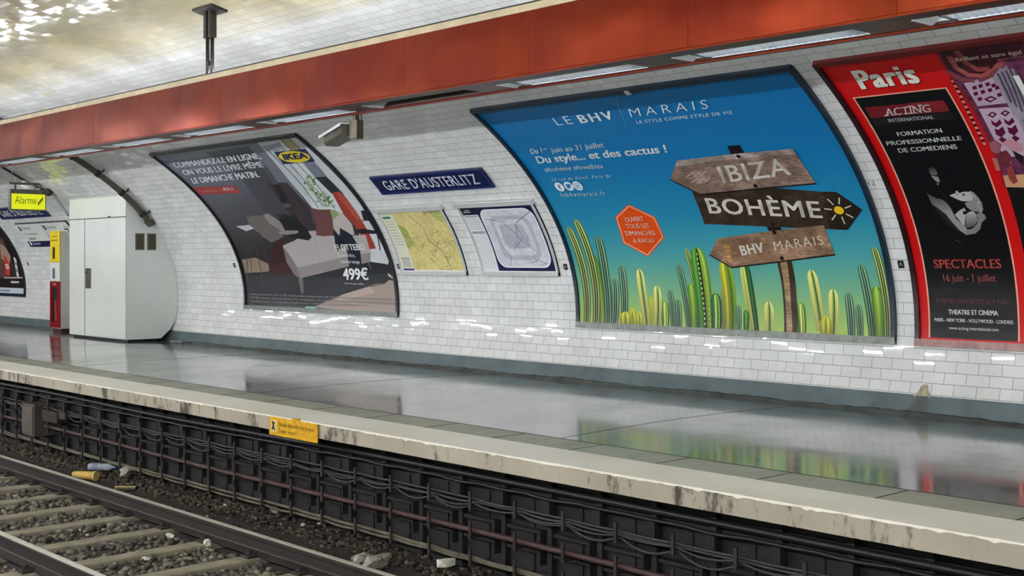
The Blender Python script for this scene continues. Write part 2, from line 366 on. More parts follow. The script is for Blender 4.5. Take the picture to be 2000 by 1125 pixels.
# ------------------------------------------------------------------ art printed on bent sheets
_fonts = {}
def text_tris(body, off=0.0, space=1.0):
    key = (body, off, space)
    if key in _fonts: return _fonts[key]
    cu = bpy.data.curves.new('t', 'FONT'); cu.body = body; cu.offset = off; cu.resolution_u = 3; cu.space_character = space
    o = bpy.data.objects.new('t', cu); COL.objects.link(o)
    bpy.context.view_layer.update()
    ev = o.evaluated_get(bpy.context.evaluated_depsgraph_get()); me = ev.to_mesh()
    V = [(v.co.x, v.co.y) for v in me.vertices]; P = [tuple(p.vertices) for p in me.polygons]
    ev.to_mesh_clear(); bpy.data.objects.remove(o); bpy.data.curves.remove(cu)
    _fonts[key] = (V, P); return V, P
_capV, _ = text_tris('H'); CAP = max(v[1] for v in _capV)
class Sheet:
    """collects flat shapes in wall coordinates (x along the tunnel, s up the curve)"""
    def __init__(s, n0, gap=.0005): s.items = []; s.n = n0; s.gap = gap; s.clip = None
    def poly(s, pts, col, mat=0, lay=1, px=True):
        if px: pts = [Wp(*p) for p in pts]
        s.items.append(([tuple(p) for p in pts], [tuple(range(len(pts)))], col, mat, lay))
    def rect(s, x0, x1, s0, s1, col, mat=0, lay=0, nx=1):
        for i in range(nx):
            a = x0 + (x1 - x0) * i / nx; b = x0 + (x1 - x0) * (i + 1) / nx
            s.poly([(a, s0), (b, s0), (b, s1), (a, s1)], col, mat, lay, False)
    def line(s, pts, wd, col, mat=0, lay=2, px=True):
        if px: pts = [Wp(*p) for p in pts]
        for a, b in zip(pts, pts[1:]):
            d = Vector(b) - Vector(a); 
            if d.length < 1e-6: continue
            n = Vector((-d.y, d.x)).normalized() * wd / 2; a2 = Vector(a) - d.normalized() * wd * .2; b2 = Vector(b) + d.normalized() * wd * .2
            s.poly([tuple(a2 + n), tuple(b2 + n), tuple(b2 - n), tuple(a2 - n)], col, mat, lay, False)
    def disc(s, c, rx, ry, col, lay=2, mat=0, px=True, seg=28):
        if px: c = Wp(*c)
        s.poly([(c[0] + rx * math.cos(2 * PI * k / seg), c[1] + ry * math.sin(2 * PI * k / seg)) for k in range(seg)], col, mat, lay, False)
    def text(s, body, bl, br, tl, col, off=0.0, lay=4, space=1.0, px=True, shift=(0, 0)):
        if off > .004:                       # heavier letters: the same strokes set a little apart
            if px: bl, br, tl = Wp(*bl), Wp(*br), Wp(*tl)
            h = (Vector(tl) - Vector(bl)).length; d = off * h * 1.5
            for sx, sy in ((-1, -.5), (-1, .5), (1, -.5), (1, .5), (0, 0)):
                s.text(body, bl, br, tl, col, 0.0, lay, space, False, (sx * d, sy * d))
            return
        V, P = text_tris(body, off, space)
        if px: bl, br, tl = Wp(*bl), Wp(*br), Wp(*tl)
        x0 = min(v[0] for v in V); x1 = max(v[0] for v in V)
        bl, br, tl = Vector(bl) + Vector(shift), Vector(br) + Vector(shift), Vector(tl) + Vector(shift)
        pts = [tuple(bl + (br - bl) * ((v[0] - x0) / (x1 - x0)) + (tl - bl) * (v[1] / CAP)) for v in V]
        s.items.append((pts, P, col, 0, lay))
    def build(s, name, mats, parent, items=None, ds=.07):
        bm = bmesh.new(); lc = bm.verts.layers.float_color.new('Col'); uvl = bm.loops.layers.uv.new('UVMap')
        allv = []
        for pts, polys, col, mat, lay in s.items:
            b2 = bmesh.new(); vs = [b2.verts.new((p[0], p[1], 0)) for p in pts]
            for q in polys:
                try: b2.faces.new([vs[i] for i in q])
                except ValueError: pass
            ng = [f for f in b2.faces if len(f.verts) > 4 or (len(f.verts) == 4 and False)]
            if ng: bmesh.ops.triangulate(b2, faces=ng)
            y0 = min(p[1] for p in pts); y1 = max(p[1] for p in pts)
            k0 = int(math.floor(y0 / ds)) + 1
            while k0 * ds < y1:
                bmesh.ops.bisect_plane(b2, geom=b2.verts[:] + b2.edges[:] + b2.faces[:], plane_co=(0, k0 * ds, 0), plane_no=(0, 1, 0)); k0 += 1
            if s.clip:
                cx0, cx1, cs0, cs1 = s.clip
                for pc, pn in (((cx0, 0, 0), (-1, 0, 0)), ((cx1, 0, 0), (1, 0, 0)), ((0, cs0, 0), (0, -1, 0)), ((0, cs1, 0), (0, 1, 0))):
                    bmesh.ops.bisect_plane(b2, geom=b2.verts[:] + b2.edges[:] + b2.faces[:], plane_co=pc, plane_no=pn, clear_outer=True)
            mp = {}
            for v in b2.verts:
                x, y = v.co.x, v.co.y
                nv = bm.verts.new(W3(x, y, s.n + lay * s.gap))
                c = col(x, y) if callable(col) else col
                nv[lc] = (*lin(c), 1); mp[v] = (nv, x, y)
            for f in b2.faces:
                try: nf = bm.faces.new([mp[v][0] for v in f.verts])
                except ValueError: continue
                nf.material_index = mat
                if f.normal.z > 0: pass
                for lp, v in zip(nf.loops, f.verts): lp[uvl].uv = (mp[v][1], mp[v][2])
            b2.free()
        for f in bm.faces:                                   # face the tunnel
            f.normal_update()
            c = f.calc_center_median()
            if f.normal.dot(Vector((0, YC - c.y, ZC - c.z))) < 0: f.normal_flip()
        me = bpy.data.meshes.new(name)
        if parent is not None: bm.transform(parent_mat(parent).inverted())
        bm.to_mesh(me); bm.free()
        return link(name, me, mats, parent)
def rgb(h): h = h.lstrip('#'); return tuple(int(h[i:i + 2], 16) / 255 for i in (0, 2, 4))
def lerp(a, b, t): t = min(1, max(0, t)); return tuple(a[i] + (b[i] - a[i]) * t for i in range(3))
def vgrad(s0, c0, s1, c1):
    a, b = rgb(c0), rgb(c1)
    return lambda x, s: lerp(a, b, (s - s0) / (s1 - s0))
# ================================================================== SETTING
XA, XB = -46.0, 9.0                       # ends of the modelled length of the station
S_TOP = float(_s[-1]); S_BREAK = s_th(math.acos((6.6 - YC) / EA))
def vault(name, s0, s1, mat, thick=.25):
    n = max(2, int((s1 - s0) / .12)); xs = [XA + (XB - XA) * i / 22 for i in range(23)]
    bm = bmesh.new(); uvl = bm.loops.layers.uv.new('UVMap')
    ss = [s0 + (s1 - s0) * i / n for i in range(n + 1)]
    G = [[bm.verts.new(W3(x, s)) for x in xs] for s in ss]
    O = [[bm.verts.new(W3(x, s, -thick)) for x in (XA, XB)] for s in ss]
    for i in range(n):
        for j in range(len(xs) - 1):
            f = bm.faces.new((G[i][j], G[i][j + 1], G[i + 1][j + 1], G[i + 1][j])); f.smooth = True
            for lp, (a, b) in zip(f.loops, ((i, j), (i, j + 1), (i + 1, j + 1), (i + 1, j))): lp[uvl].uv = (xs[b] + 60, ss[a])
        bm.faces.new((O[i][0], O[i][1], O[i + 1][1], O[i + 1][0]))
        bm.faces.new((G[i][0], O[i][0], O[i + 1][0], G[i + 1][0])); bm.faces.new((G[i][-1], O[i][1], O[i + 1][1], G[i + 1][-1]))
    me = bpy.data.meshes.new(name); bm.to_mesh(me); bm.free()
    return tag(link(name, me, mat), kind='structure')
vault('wall_far', 0, S_BREAK, M['tile'])
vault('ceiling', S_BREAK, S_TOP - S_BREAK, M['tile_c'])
vault('wall_near', S_TOP - S_BREAK, S_TOP, M['tile'])
for nm, x0, x1 in (('wall_left_end', XA - .2, XA), ('wall_right_end', XB, XB + .2)):
    b = new(); pts = [(float(_y[i]), float(_z[i])) for i in range(0, 4001, 80)]
    prism(b, [(9.9, -1.3)] + pts + [(-4.2, -1.3)], 'x', x0, x1); struct(nm, b, M['tile'])
YE = 5.68; YN = 2 * YM - YE                # far and near platform edges
# far platform: slab, ribbed strip, white nosing with a chipped edge
b = new(); yy = [6.54 + (wall_y(0) - 6.54) * i / 48 for i in range(49)]           # slightly crowned, shaped to set where the posters reflect
prism(b, [(wall_y(0) + .25, -.14), (6.54, -.14)] + [(y, .028 * math.sin(PI * i / 48)) for i, y in enumerate(yy)] + [(wall_y(0) + .25, 0)], 'x', XA, XB)
struct('floor', b, M['asphalt'])
b = new(); box(b, XA, XB, -4.2, YN - .5, -.2, 0); struct('floor_near', b, M['asphalt'])
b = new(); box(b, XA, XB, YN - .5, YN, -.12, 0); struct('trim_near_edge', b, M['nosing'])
b = new(); box(b, XA, XB, -4.2, YN - .3, -1.1, -.2); struct('wall_near_platform', b, M['soot'])
b = new(); box(b, XA, -6.15, 6.17, 6.54, -.13, .001); struct('trim_1', b, M['ribbed'])
b = new(); box(b, -6.15, XB, 6.17, 6.54, -.13, .001); struct('trim_7', b, M['studded'])
def chipped_nosing():
    bm = bmesh.new(); xs = []; x = -30.0
    while x < 2: xs.append(x); x += .035
    xs = [XA] + xs + [XB]
    rings = []; rnd = random.Random(3)
    for x in xs:
        c = .006 + .008 * max(0, math.sin(x * 1.7) * math.sin(x * 5.1)) + rnd.random() * .007
        if rnd.random() < .05: c += .012
        y2 = YE + rnd.random() * .003
        rings.append([bm.verts.new(p) for p in ((x, 6.17, .003), (x, YE + c, .003), (x, y2, .003 - c * .9), (x, YE + rnd.random() * .004, -.118), (x, 6.17, -.13))])
    for A, B in zip(rings, rings[1:]):
        for i in range(5): bm.faces.new((A[i], A[(i + 1) % 5], B[(i + 1) % 5], B[i]))
    bm.faces.new(rings[0]); bm.faces.new(rings[-1][::-1])
    return bm
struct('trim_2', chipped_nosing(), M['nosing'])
# slab joints and cracks in the paving: shallow dark cement lines let into the top
b = new()
for p, q in (((1030, 824), (985, 838)), ((1440, 780), (1140, 849)), ((1105, 843), (1000, 862))): pass
for x in (-10.9, -6.6, -2.4, -15.2):
    for y0, y1, i in [(yy[3 * i], yy[3 * i + 3], i) for i in range(16)]:
        za, zb2 = .028 * math.sin(PI * i / 16) + .0008, .028 * math.sin(PI * (i + 1) / 16) + .0008
        v = [b.verts.new(p) for p in ((x, y0, za), (x + .007, y0, za), (x + .007, y1, zb2), (x, y1, zb2), (x, y0, za - .01), (x + .007, y0, za - .01), (x + .007, y1, zb2 - .01), (x, y1, zb2 - .01))]
        for q in ((0, 1, 2, 3), (0, 4, 5, 1), (1, 5, 6, 2), (2, 6, 7, 3), (3, 7, 4, 0)): b.faces.new([v[j] for j in q])
for k in range(-3, 34):
    x = -5.35 - .803 * k; box(b, x, x + .010, 6.17, 6.54, -.01, .0022)
box(b, -30, 4, 6.535, 6.548, -.01, .0022)
struct('trim_3', b, M['soot'])
# plinth paint band and rough cement fillet along the wall foot
b = new(); wbox(b, XA, XB, 0.0, s_z(.17), 0, .012); struct('baseboard_far', b, M['plinth'])
b = new(); wbox(b, XA, XB, S_TOP - s_z(.17), S_TOP, 0, .012); struct('baseboard_near', b, M['plinth'])
bm = bmesh.new(); rnd = random.Random(5); rings = []; x = -30.; yb = wall_y(0)
while x < 2:
    k = .045 + .012 * math.sin(x * 2.3) + rnd.random() * .008; h = .028 + rnd.random() * .012 + .006 * math.sin(x * 3.1)
    rings.append([bm.verts.new(p) for p in ((x, yb - k - .02, 0), (x, yb - k * .75, h * .8), (x, yb - .0, h), (x, yb + .05, 0))]); x += .06
for A, B in zip(rings, rings[1:]):
    for i in range(4): bm.faces.new((A[i], A[(i + 1) % 4], B[(i + 1) % 4], B[i]))
bm.faces.new(rings[0]); bm.faces.new(rings[-1][::-1]); struct('trim_4', bm, M['concrete'])
# retaining wall below the platform edge: bays between ribs, with short ledges
b = new(); YW = 6.0
box(b, XA, XB, YW, YW + .3, -1.15, -.13)
x = -30.0
xr0 = -9.86
k0 = int((-30 - xr0) / .47)
for k in range(k0, 28):
    x = xr0 + .47 * k
    if x > 3: break
    box(b, x - .022, x + .022, YW - .05, YW + .01, -.95, -.16)
    box(b, x - .035, x + .035, YW - .085, YW - .04, -.42, -.30)
    for z in (-.56, -.70):
        box(b, x + .05, x + .40, YW - .06, YW + .01, z, z + .022)
        box(b, x + .385, x + .405, YW - .075, YW + .01, z - .07, z + .022)
struct('wall_trackside', b, M['soot'])
b = new(); box(b, XA, XB, YN - .35, YW + .1, -1.35, -1.075); struct('floor_track_bed', b, M['soil'])
# pale rain stain with peeled plaster on the wall foot at the right
X0, S0 = Wp(1802, 777)[0], s_z(.17)
def blot(name, pts, mat, n, th):
    bm = bmesh.new(); vs = [bm.verts.new(W3(X0 + dx, S0 + d_, n)) for dx, d_ in pts]; bm.faces.new(vs)
    r = bmesh.ops.extrude_face_region(bm, geom=bm.faces[:])
    for v in [g for g in r['geom'] if isinstance(g, bmesh.types.BMVert)]: v.co.y -= th
    struct(name, bm, mat)
blot('trim_5', ((-.09, -.012), (-.06, .01), (-.035, .045), (-.03, .075), (-.01, .095), (.02, .1), (.035, .08), (.03, .05), (.055, .02), (.075, -.01), (.03, -.02), (-.03, -.016)), simple('peeled plaster', '#b9b294', .8, var=.5, scale=16, bump=.01), .002, .012)
blot('trim_6', ((-.13, -.17), (-.10, -.11), (-.08, -.04), (-.05, -.004), (.05, -.004), (.07, -.06), (.075, -.12), (.11, -.17), (.04, -.165), (-.04, -.172)), simple('rain stain', '#545e5e', .5, var=.4, scale=9), .0125, .001)
# ================================================================== TRACK
def rail(y, label):
    b = new(); zt = -.85
    pr = [(-.07, -1.0), (.07, -1.0), (.07, -.988), (.012, -.972), (.008, -.962), (.008, -.895), (.033, -.882), (.034, -.858), (.028, -.851), (.015, -.85),
          (-.015, -.85), (-.028, -.851), (-.034, -.858), (-.033, -.882), (-.008, -.895), (-.008, -.962), (-.012, -.972), (-.07, -.988)]
    prism(b, [(y + p[0], p[1]) for p in pr], 'x', XA, XB)
    o = obj('rail', b, M['rail']); tag(o, label, 'rail')
rail(5.17 + .035, 'steel running rail nearest the platform wall')
rail(3.73, 'steel running rail at the bottom left corner, farther from the platform')
# sleepers with rail fastenings; the photo shows the bolts at the far rail
def make_sleeper():
    t = thing('sleeper', (0, 4.47, -1.03), 'weathered grey sleeper lying in the ballast under both rails', 'sleeper', 'sleepers between the two rails')
    b = new(); box(b, -.085, .085, 3.3, 5.62, -1.16, -1.003, .012); obj('beam', b, M['sleeper'], t)
    for y in (5.205, 3.73):
        for sgn in (-1, 1):
            yy = y + sgn * .11
            b = new(); box(b, -.055, .055, yy - .045, yy + .045, -1.004, -.982, .004)
            tube(b, [(0, yy, -.985), (0, yy, -.945)], .015, 8); tube(b, [(0, yy, -.972), (0, yy, -.952)], .026, 6)
            box(b, -.03, .03, yy - .05 * (1 if sgn > 0 else 0), yy + .05 * (0 if sgn > 0 else 1), -.983, -.968)
            obj('rail_fastening', b, M['rust'], t)
    return t
sl = make_sleeper(); sl.location.x = -9.31
k = 0
for i in range(-4, 24):
    if i == 0: continue
    copy_tree(sl, (-9.31 - .718 * i, 4.47, -1.03))
# ballast: one heap of loose stones nobody could count
def ballast():
    r = np.random.RandomState(4)
    ico = bmesh.new(); bmesh.ops.create_icosphere(ico, subdivisions=1, radius=1); IV = np.array([v.co[:] for v in ico.verts]); IF = np.array([[v.index for v in f.verts] for f in ico.faces]); ico.free()
    pos = []
    def add(n, xa, xb, ya, yb, sz, zf):
        for _ in range(n):
            x = r.uniform(xa, xb); y = r.uniform(ya, yb)
            on = abs(((x + 9.31) / .718) - round((x + 9.31) / .718)) * .718 < .10 and 3.35 < y < 5.1
            if on and r.rand() < .93: continue
            if y > 5.90 or abs(y - 5.205) < .085 or abs(y - 3.73) < .085: continue
            pos.append((x, y, zf(y) + r.uniform(-.02, .012), sz * r.uniform(.55, 1.5)))
    zin = lambda y: -1.035
    zout = lambda y: -1.06 + .13 * min(1, max(0, (y - 5.3) / .5)) + .03 * math.sin(y * 30)
    add(6500, -13.5, -4.5, 3.2, 5.1, .03, zin); add(5200, -22, -13.5, 3.2, 5.1, .034, zin); add(1800, -32, -22, 3.2, 5.1, .045, zin)
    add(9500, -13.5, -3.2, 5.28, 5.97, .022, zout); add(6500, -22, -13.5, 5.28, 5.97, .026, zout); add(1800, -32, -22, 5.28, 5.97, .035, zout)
    add(2500, -12, 3, 1.0, 3.2, .045, zin)
    n = len(pos); V = np.zeros((n, 12, 3)); cols = np.zeros((n, 12, 4)); cols[..., 3] = 1
    for i, (x, y, z, s) in enumerate(pos):
        a = r.uniform(0, 6.28); c, sn = math.cos(a), math.sin(a)
        P = IV * (1 + r.uniform(-.28, .28, (12, 1))) * (s, s * r.uniform(.6, 1), s * r.uniform(.45, .8))
        t = r.uniform(-.4, .4); P = P @ np.array([[1, 0, 0], [0, math.cos(t), -math.sin(t)], [0, math.sin(t), math.cos(t)]])
        P = P @ np.array([[c, sn, 0], [-sn, c, 0], [0, 0, 1]]); V[i] = P + (x, y, z)
        g = r.rand(); base = lin(('#5b564c', '#48443d', '#6c6657', '#3a3733', '#7d7664', '#544e46')[int(g * 6)])
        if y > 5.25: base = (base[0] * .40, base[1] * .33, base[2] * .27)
        cols[i, :, :3] = base
    F_ = (IF[None] + 12 * np.arange(n)[:, None, None]).reshape(-1, 3)
    me = bpy.data.meshes.new('ballast'); V = V.reshape(-1, 3)
    me.vertices.add(len(V)); me.vertices.foreach_set('co', V.ravel())
    me.loops.add(F_.size); me.loops.foreach_set('vertex_index', F_.ravel().astype(np.int32))
    me.polygons.add(len(F_)); me.polygons.foreach_set('loop_start', np.arange(0, F_.size, 3, dtype=np.int32))
    me.update(calc_edges=True); me.validate()
    ca = me.color_attributes.new('Col', 'FLOAT_COLOR', 'POINT'); ca.data.foreach_set('color', cols.reshape(-1).astype(np.float32))
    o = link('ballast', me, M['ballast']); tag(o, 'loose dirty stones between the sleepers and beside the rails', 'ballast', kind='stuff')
ballast()
# sloping dark dirt between the outer rail and the wall
bm = bmesh.new(); rnd = random.Random(9); rows = []
ys = [5.27, 5.4, 5.55, 5.7, 5.85, 5.945]; x = -34.
while x < 4:
    rows.append([bm.verts.new((x, y, -1.07 + .14 * min(1, (y - 5.27) / .5) + rnd.uniform(-.012, .012))) for y in ys]); x += .16
for A, B in zip(rows, rows[1:]):
    for i in range(len(ys) - 1): f = bm.faces.new((A[i], A[i + 1], B[i + 1], B[i])); f.smooth = True
o = obj('dirt', bm, M['soil']); tag(o, 'dark gritty dirt banked between the outer rail and the platform wall', 'dirt', kind='stuff')
bm = bmesh.new(); rows = []; ys = [1.0, 2.2, 3.3, 3.6, 3.9, 4.2, 4.5, 4.8, 5.1, 5.27]; x = -34.
while x < 4:
    rows.append([bm.verts.new((x, y, -1.048 + rnd.uniform(-.01, .01))) for y in ys]); x += .16
for A, B in zip(rows, rows[1:]):
    for i in range(len(ys) - 1): bm.faces.new((A[i], A[i + 1], B[i + 1], B[i]))
o = obj('gravel_dust', bm, simple('gravel dust', '#39352f', .9, var=.5, scale=10, bump=.02)); tag(o, 'fine grey dust and grit under the stones between the rails', 'gravel', kind='stuff')
# ---------------------------------------------------------------- cables on hooked brackets
YC0 = 5.86
ZT, ZP, ZL = -.40, -.61, -.80
def make_bracket():
    t = thing('cable_bracket', (0, YW - .05, -.6), 'sooty iron bracket with three upturned hooks carrying cables along the platform wall', 'cable bracket', 'cable brackets under the platform edge')
    b = new(); box(b, -.010, .010, YW - .012, YW, -.88, -.34); obj('post', b, M['soot'], t)
    for z in (ZT, ZP, ZL):
        b = new(); box(b, -.009, .009, YC0 - .045, YW - .02, z - .055, z - .035); box(b, -.012, .012, YC0 - .055, YC0 - .04, z - .06, z + .07)
        obj('hook', b, M['rust'], t)
    return t
br = make_bracket(); br.location.x = -10.06
for i in range(-14, 46):
    if i: copy_tree(br, (-10.06 - .47 * i, YW - .05, -.6))
def cable(label, z, r, mat, dy=0, sag=.0, ph=0., x0=-34., x1=4., wob=.0):
    pts = []; x = x0; rnd = random.Random(label)
    sg = {}
    while x < x1:
        k = (x + 10.06) / .47; i = math.floor(k); fr = k - i
        if i not in sg: sg[i] = rnd.uniform(.2, 1.)
        pts.append((x, YC0 + dy + wob * math.sin(x * 1.3 + ph), z - sag * sg[i] * 4 * fr * (1 - fr) + .008 * math.sin(x * .8 + ph))); x += .0783
    b = new(); tube(b, pts, r, 7); o = obj('cable', b, mat, smooth=True); tag(o, label, 'cable'); return o
cable('grey cable in the sagging bundle, resting lowest against the wall', ZT - .02, .010, M['cable_grey'], .02, .02, .3)
cable('grey cable in the sagging bundle, hanging slackest of it', ZT - .025, .008, M['cable_grey'], -.01, .075, 1.1)
cable('grey cable in the sagging bundle, topmost and tightest', ZT + .012, .009, M['cable_grey'], 0, .012, 2.)
cable('thin grey cable in the sagging bundle, outermost of it', ZT - .005, .007, M['cable_grey'], -.022, .045, 3.3)
cable('dusty pink cable carried by the middle row of hooks', ZP - .012, .021, M['cable_pink'], .0, .006, .4)
cable('pale dusty cable along the lowest hooks, upper of two', ZL - .008, .014, M['cable_pale'], -.005, .012, 2.2)
cable('pale dusty cable along the lowest hooks, lower of two', ZL - .03, .012, M['cable_pale'], -.015, .012, .7)
cable('thick black cable fixed just under the white platform kerb', -.235, .022, M['cable_black'], .045, .0, 1.2, wob=.01)
cable('second black cable below the kerb, thinner, above the sagging grey bundle', -.285, .013, M['cable_black'], .05, .015, 2.1)
# boxes fixed on the platform wall at the far left
p = onY(82, 808, 5.9)
b = new(); x0 = p.x
hx = .13
o = thing('junction_box', (x0, 5.9, p.z), 'upright brown grey box on the wall under the platform edge at far left', 'junction box')
box(b, x0 - .20, x0 + .16, 5.74, 6.0, p.z - .25, p.z + .13, .01); obj('body', b, simple('brown grey box paint', '#4b443c', .6, var=.3), o)
b = new(); box(b, x0 - .18, x0 + .14, 5.728, 5.742, p.z - .22, p.z + .10, .004); obj('cover', b, simple('box cover paint', '#544c43', .6, var=.3), o)
p = onY(122, 808, 5.9)
o = thing('cable_joint_box', (p.x, 5.9, p.z), 'low horizontal cable joint box just right of the upright brown box', 'joint box')
b = new(); box(b, p.x - .3, p.x + .12, 5.78, 6.0, p.z - .10, p.z + .03, .012); obj('body', b, M['rust'], o)
b = new(); box(b, p.x + .12, p.x + .3, 5.8, 6.0, p.z - .04, p.z + .05, .008); obj('cable_gland', b, M['rust'], o)
# ================================================================== WARNING SIGN ON THE KERB
def flat_text(name, body, org, ux, uy, width, cap, mat, parent, off=0., thick=.0008):
    """text standing on a plane: org = lower left, ux, uy unit directions"""
    V, P = text_tris(body, 0); x0 = min(v[0] for v in V); x1 = max(v[0] for v in V)
    bm = bmesh.new(); ux = Vector(ux); uy = Vector(uy); n = ux.cross(uy)
    vs = [bm.verts.new(Vector(org) + ux * ((v[0] - x0) / (x1 - x0) * width) + uy * (v[1] / CAP * cap) + n * thick) for v in V]
    for q in P:
        try: bm.faces.new([vs[i] for i in q])
        except ValueError: pass
    bm.transform(parent_mat(parent).inverted()); me = bpy.data.meshes.new(name); bm.to_mesh(me); bm.free()
    return link(name, me, mat, parent)
a = onY(530, 817, YE); c = onY(624, 862, YE)
zt, zb = .0, -.155
o = thing('warning_sign', (a.x, YE - .02, zb), 'yellow warning sign fixed to the white kerb of the platform edge', 'sign')
b = new(); box(b, a.x, c.x, YE - .022, YE - .012, zb, zt, .003); box(b, a.x + .35, a.x + .43, YE - .02, YE + .02, zt - .01, zt + .012); obj('plate', b, M['sign_yellow'], o)
b = new(); box(b, a.x + .025, a.x + .12, YE - .0235, YE - .0215, zb + .03, zt - .025); obj('pictogram_panel', b, simple('pale pictogram ground', '#d9c27a', .4), o)
b = new()      # falling figure struck by current
fig = [(.045, .115), (.062, .122), (.07, .108), (.085, .118), (.09, .105), (.078, .09), (.085, .065), (.1, .05), (.09, .042), (.07, .06), (.055, .042), (.043, .05), (.06, .078), (.058, .095)]
prism(b, [(a.x + p[0], zb + p[1]) for p in fig], 'y', YE - .0250, YE - .0236); obj('pictogram', b, M['black'], o)
ink = simple('black ink', '#2a2008', .5, var=.1)
flat_text('lettering', 'Ne pas descendre sur la voie', (a.x + .15, YE - .0225, zb + .088), (1, 0, 0), (0, 0, 1), .53, .034, ink, o, .012)
flat_text('lettering', 'Danger de mort', (a.x + .15, YE - .0225, zb + .032), (1, 0, 0), (0, 0, 1), .28, .034, ink, o, .012)
# ================================================================== THE RED BEAMS WITH THEIR LIGHTS
ZB, ZU = 2.58, 3.016
joints = [-4.75 - 1.372 * k for k in range(-8, 24)]
tips = [-3.38 - 1.628 * k for k in range(-6, 20)]
def beam(mir, label):
    Y = (lambda y: 2 * YM - y) if mir else (lambda y: y)
    t = thing('lighting_beam', (0, Y(6.0), ZB), label, 'beam')
    def bx(bm, x0, x1, y0, y1, z0, z1, bev=0): box(bm, x0, x1, min(Y(y0), Y(y1)), max(Y(y0), Y(y1)), z0, z1, bev)
    js = sorted(joints)
    for i, (x0, x1) in enumerate(zip(js, js[1:])):
        b = new(); nz_, nx_ = 6, 8; rnd = random.Random(i * 3 + mir)
        G = []
        for a in range(nx_ + 1):
            r = []
            for c in range(nz_ + 1):
                u, v = a / nx_, c / nz_
                bul = .007 * math.sin(PI * u) * math.sin(PI * v) * (1 + .5 * rnd.random()) + .004 * math.sin(PI * v * 2 + i) * math.sin(PI * u)
                r.append(b.verts.new((x0 + .0012 + (x1 - x0 - .0024) * u, Y(5.783 - bul), ZB + .012 + (ZU - ZB - .016) * v)))
            G.append(r)
        for a in range(nx_):
            for c in range(nz_): b.faces.new((G[a][c], G[a + 1][c], G[a + 1][c + 1], G[a][c + 1]))
        bx(b, x0 + .002, x1 - .002, 5.79, 5.80, ZB + .01, ZU)
        o = obj('panel', b, M['beam'], t)
        for f in o.data.polygons: f.use_smooth = True
    b = new(); bx(b, js[0], js[-1], 5.80, 5.83, ZB, ZU - .01); bx(b, js[0], js[-1], 5.80, 6.22, ZU - .02, ZU - .008); bx(b, js[0], js[-1], 6.19, 6.22, ZB - .004, ZU - .01)
    bx(b, js[0], js[-1], 5.80, 5.945, ZB, ZB + .012); bx(b, js[0], js[-1], 6.155, 6.19, ZB, ZB + .012); obj('casing', b, M['beam_dark'], t)
    ts = sorted(tips)
    b = new()
    for i, x in enumerate(ts):
        nx = ts[i + 1] if i + 1 < len(ts) else js[-1]
        bx(b, x + 1.27, nx, 5.945, 6.155, ZB + .001, ZB + .012)
    obj('blanking_plate', b, M['beam_dark'], t)
    b = new(); bx(b, js[0], js[-1], 5.775, 5.80, ZB - .006, ZB + .008); bx(b, js[0], js[-1], 6.185, 6.225, ZB - .012, ZB - .002); obj('edge_moulding', b, M['beam'], t)
    b = new(); bx(b, js[0], js[-1], 5.99, 6.0, ZU - .01, 3.125); bx(b, js[0], js[-1], 6.19, 6.2, ZU - .01, 3.03); bx(b, js[0], js[-1], 5.99, 6.18, ZU - .008, ZU + .004)
    obj('top_tray', b, M['cream'], t)
    b = new(); bx(b, js[0], js[-1], 5.984, 6.004, 3.125, 3.135); obj('tray_lip', b, M['dark_steel'], t)
    for x in ts:
        b = new(); y = Y(6.07); tube(b, [(x + .05, y, 3.115), (x + 1.2, y, 3.115)], .016, 8); obj('upper_tube', b, M['tubeU'], t)
    return t
beam(False, 'orange red lacquered steel beam hanging along the far platform edge')
beam(True, 'matching red beam above the platform where the photographer stands')
places = {-3.38: 'white louvred light fitting above the red theatre poster, nearest the right edge',
          -5.008: 'white louvred light fitting above the right half of the blue cactus poster',
          -6.636: 'cream louvred light fitting above the left half of the blue cactus poster',
          -8.264: 'empty light recess with missing louvre, just right of the security camera',
          -9.892: 'cream louvred light fitting just left of the security camera post',
          -11.52: 'louvred light fitting above the furniture poster, second left of the security camera',
          -13.148: 'louvred light fitting between the brown conduit top and the furniture poster',
          -14.776: 'louvred light fitting with the bluish glow, above the conduit beside the white cabinet',
          -16.404: 'louvred light fitting at the left edge, above the yellow alarm sign'}
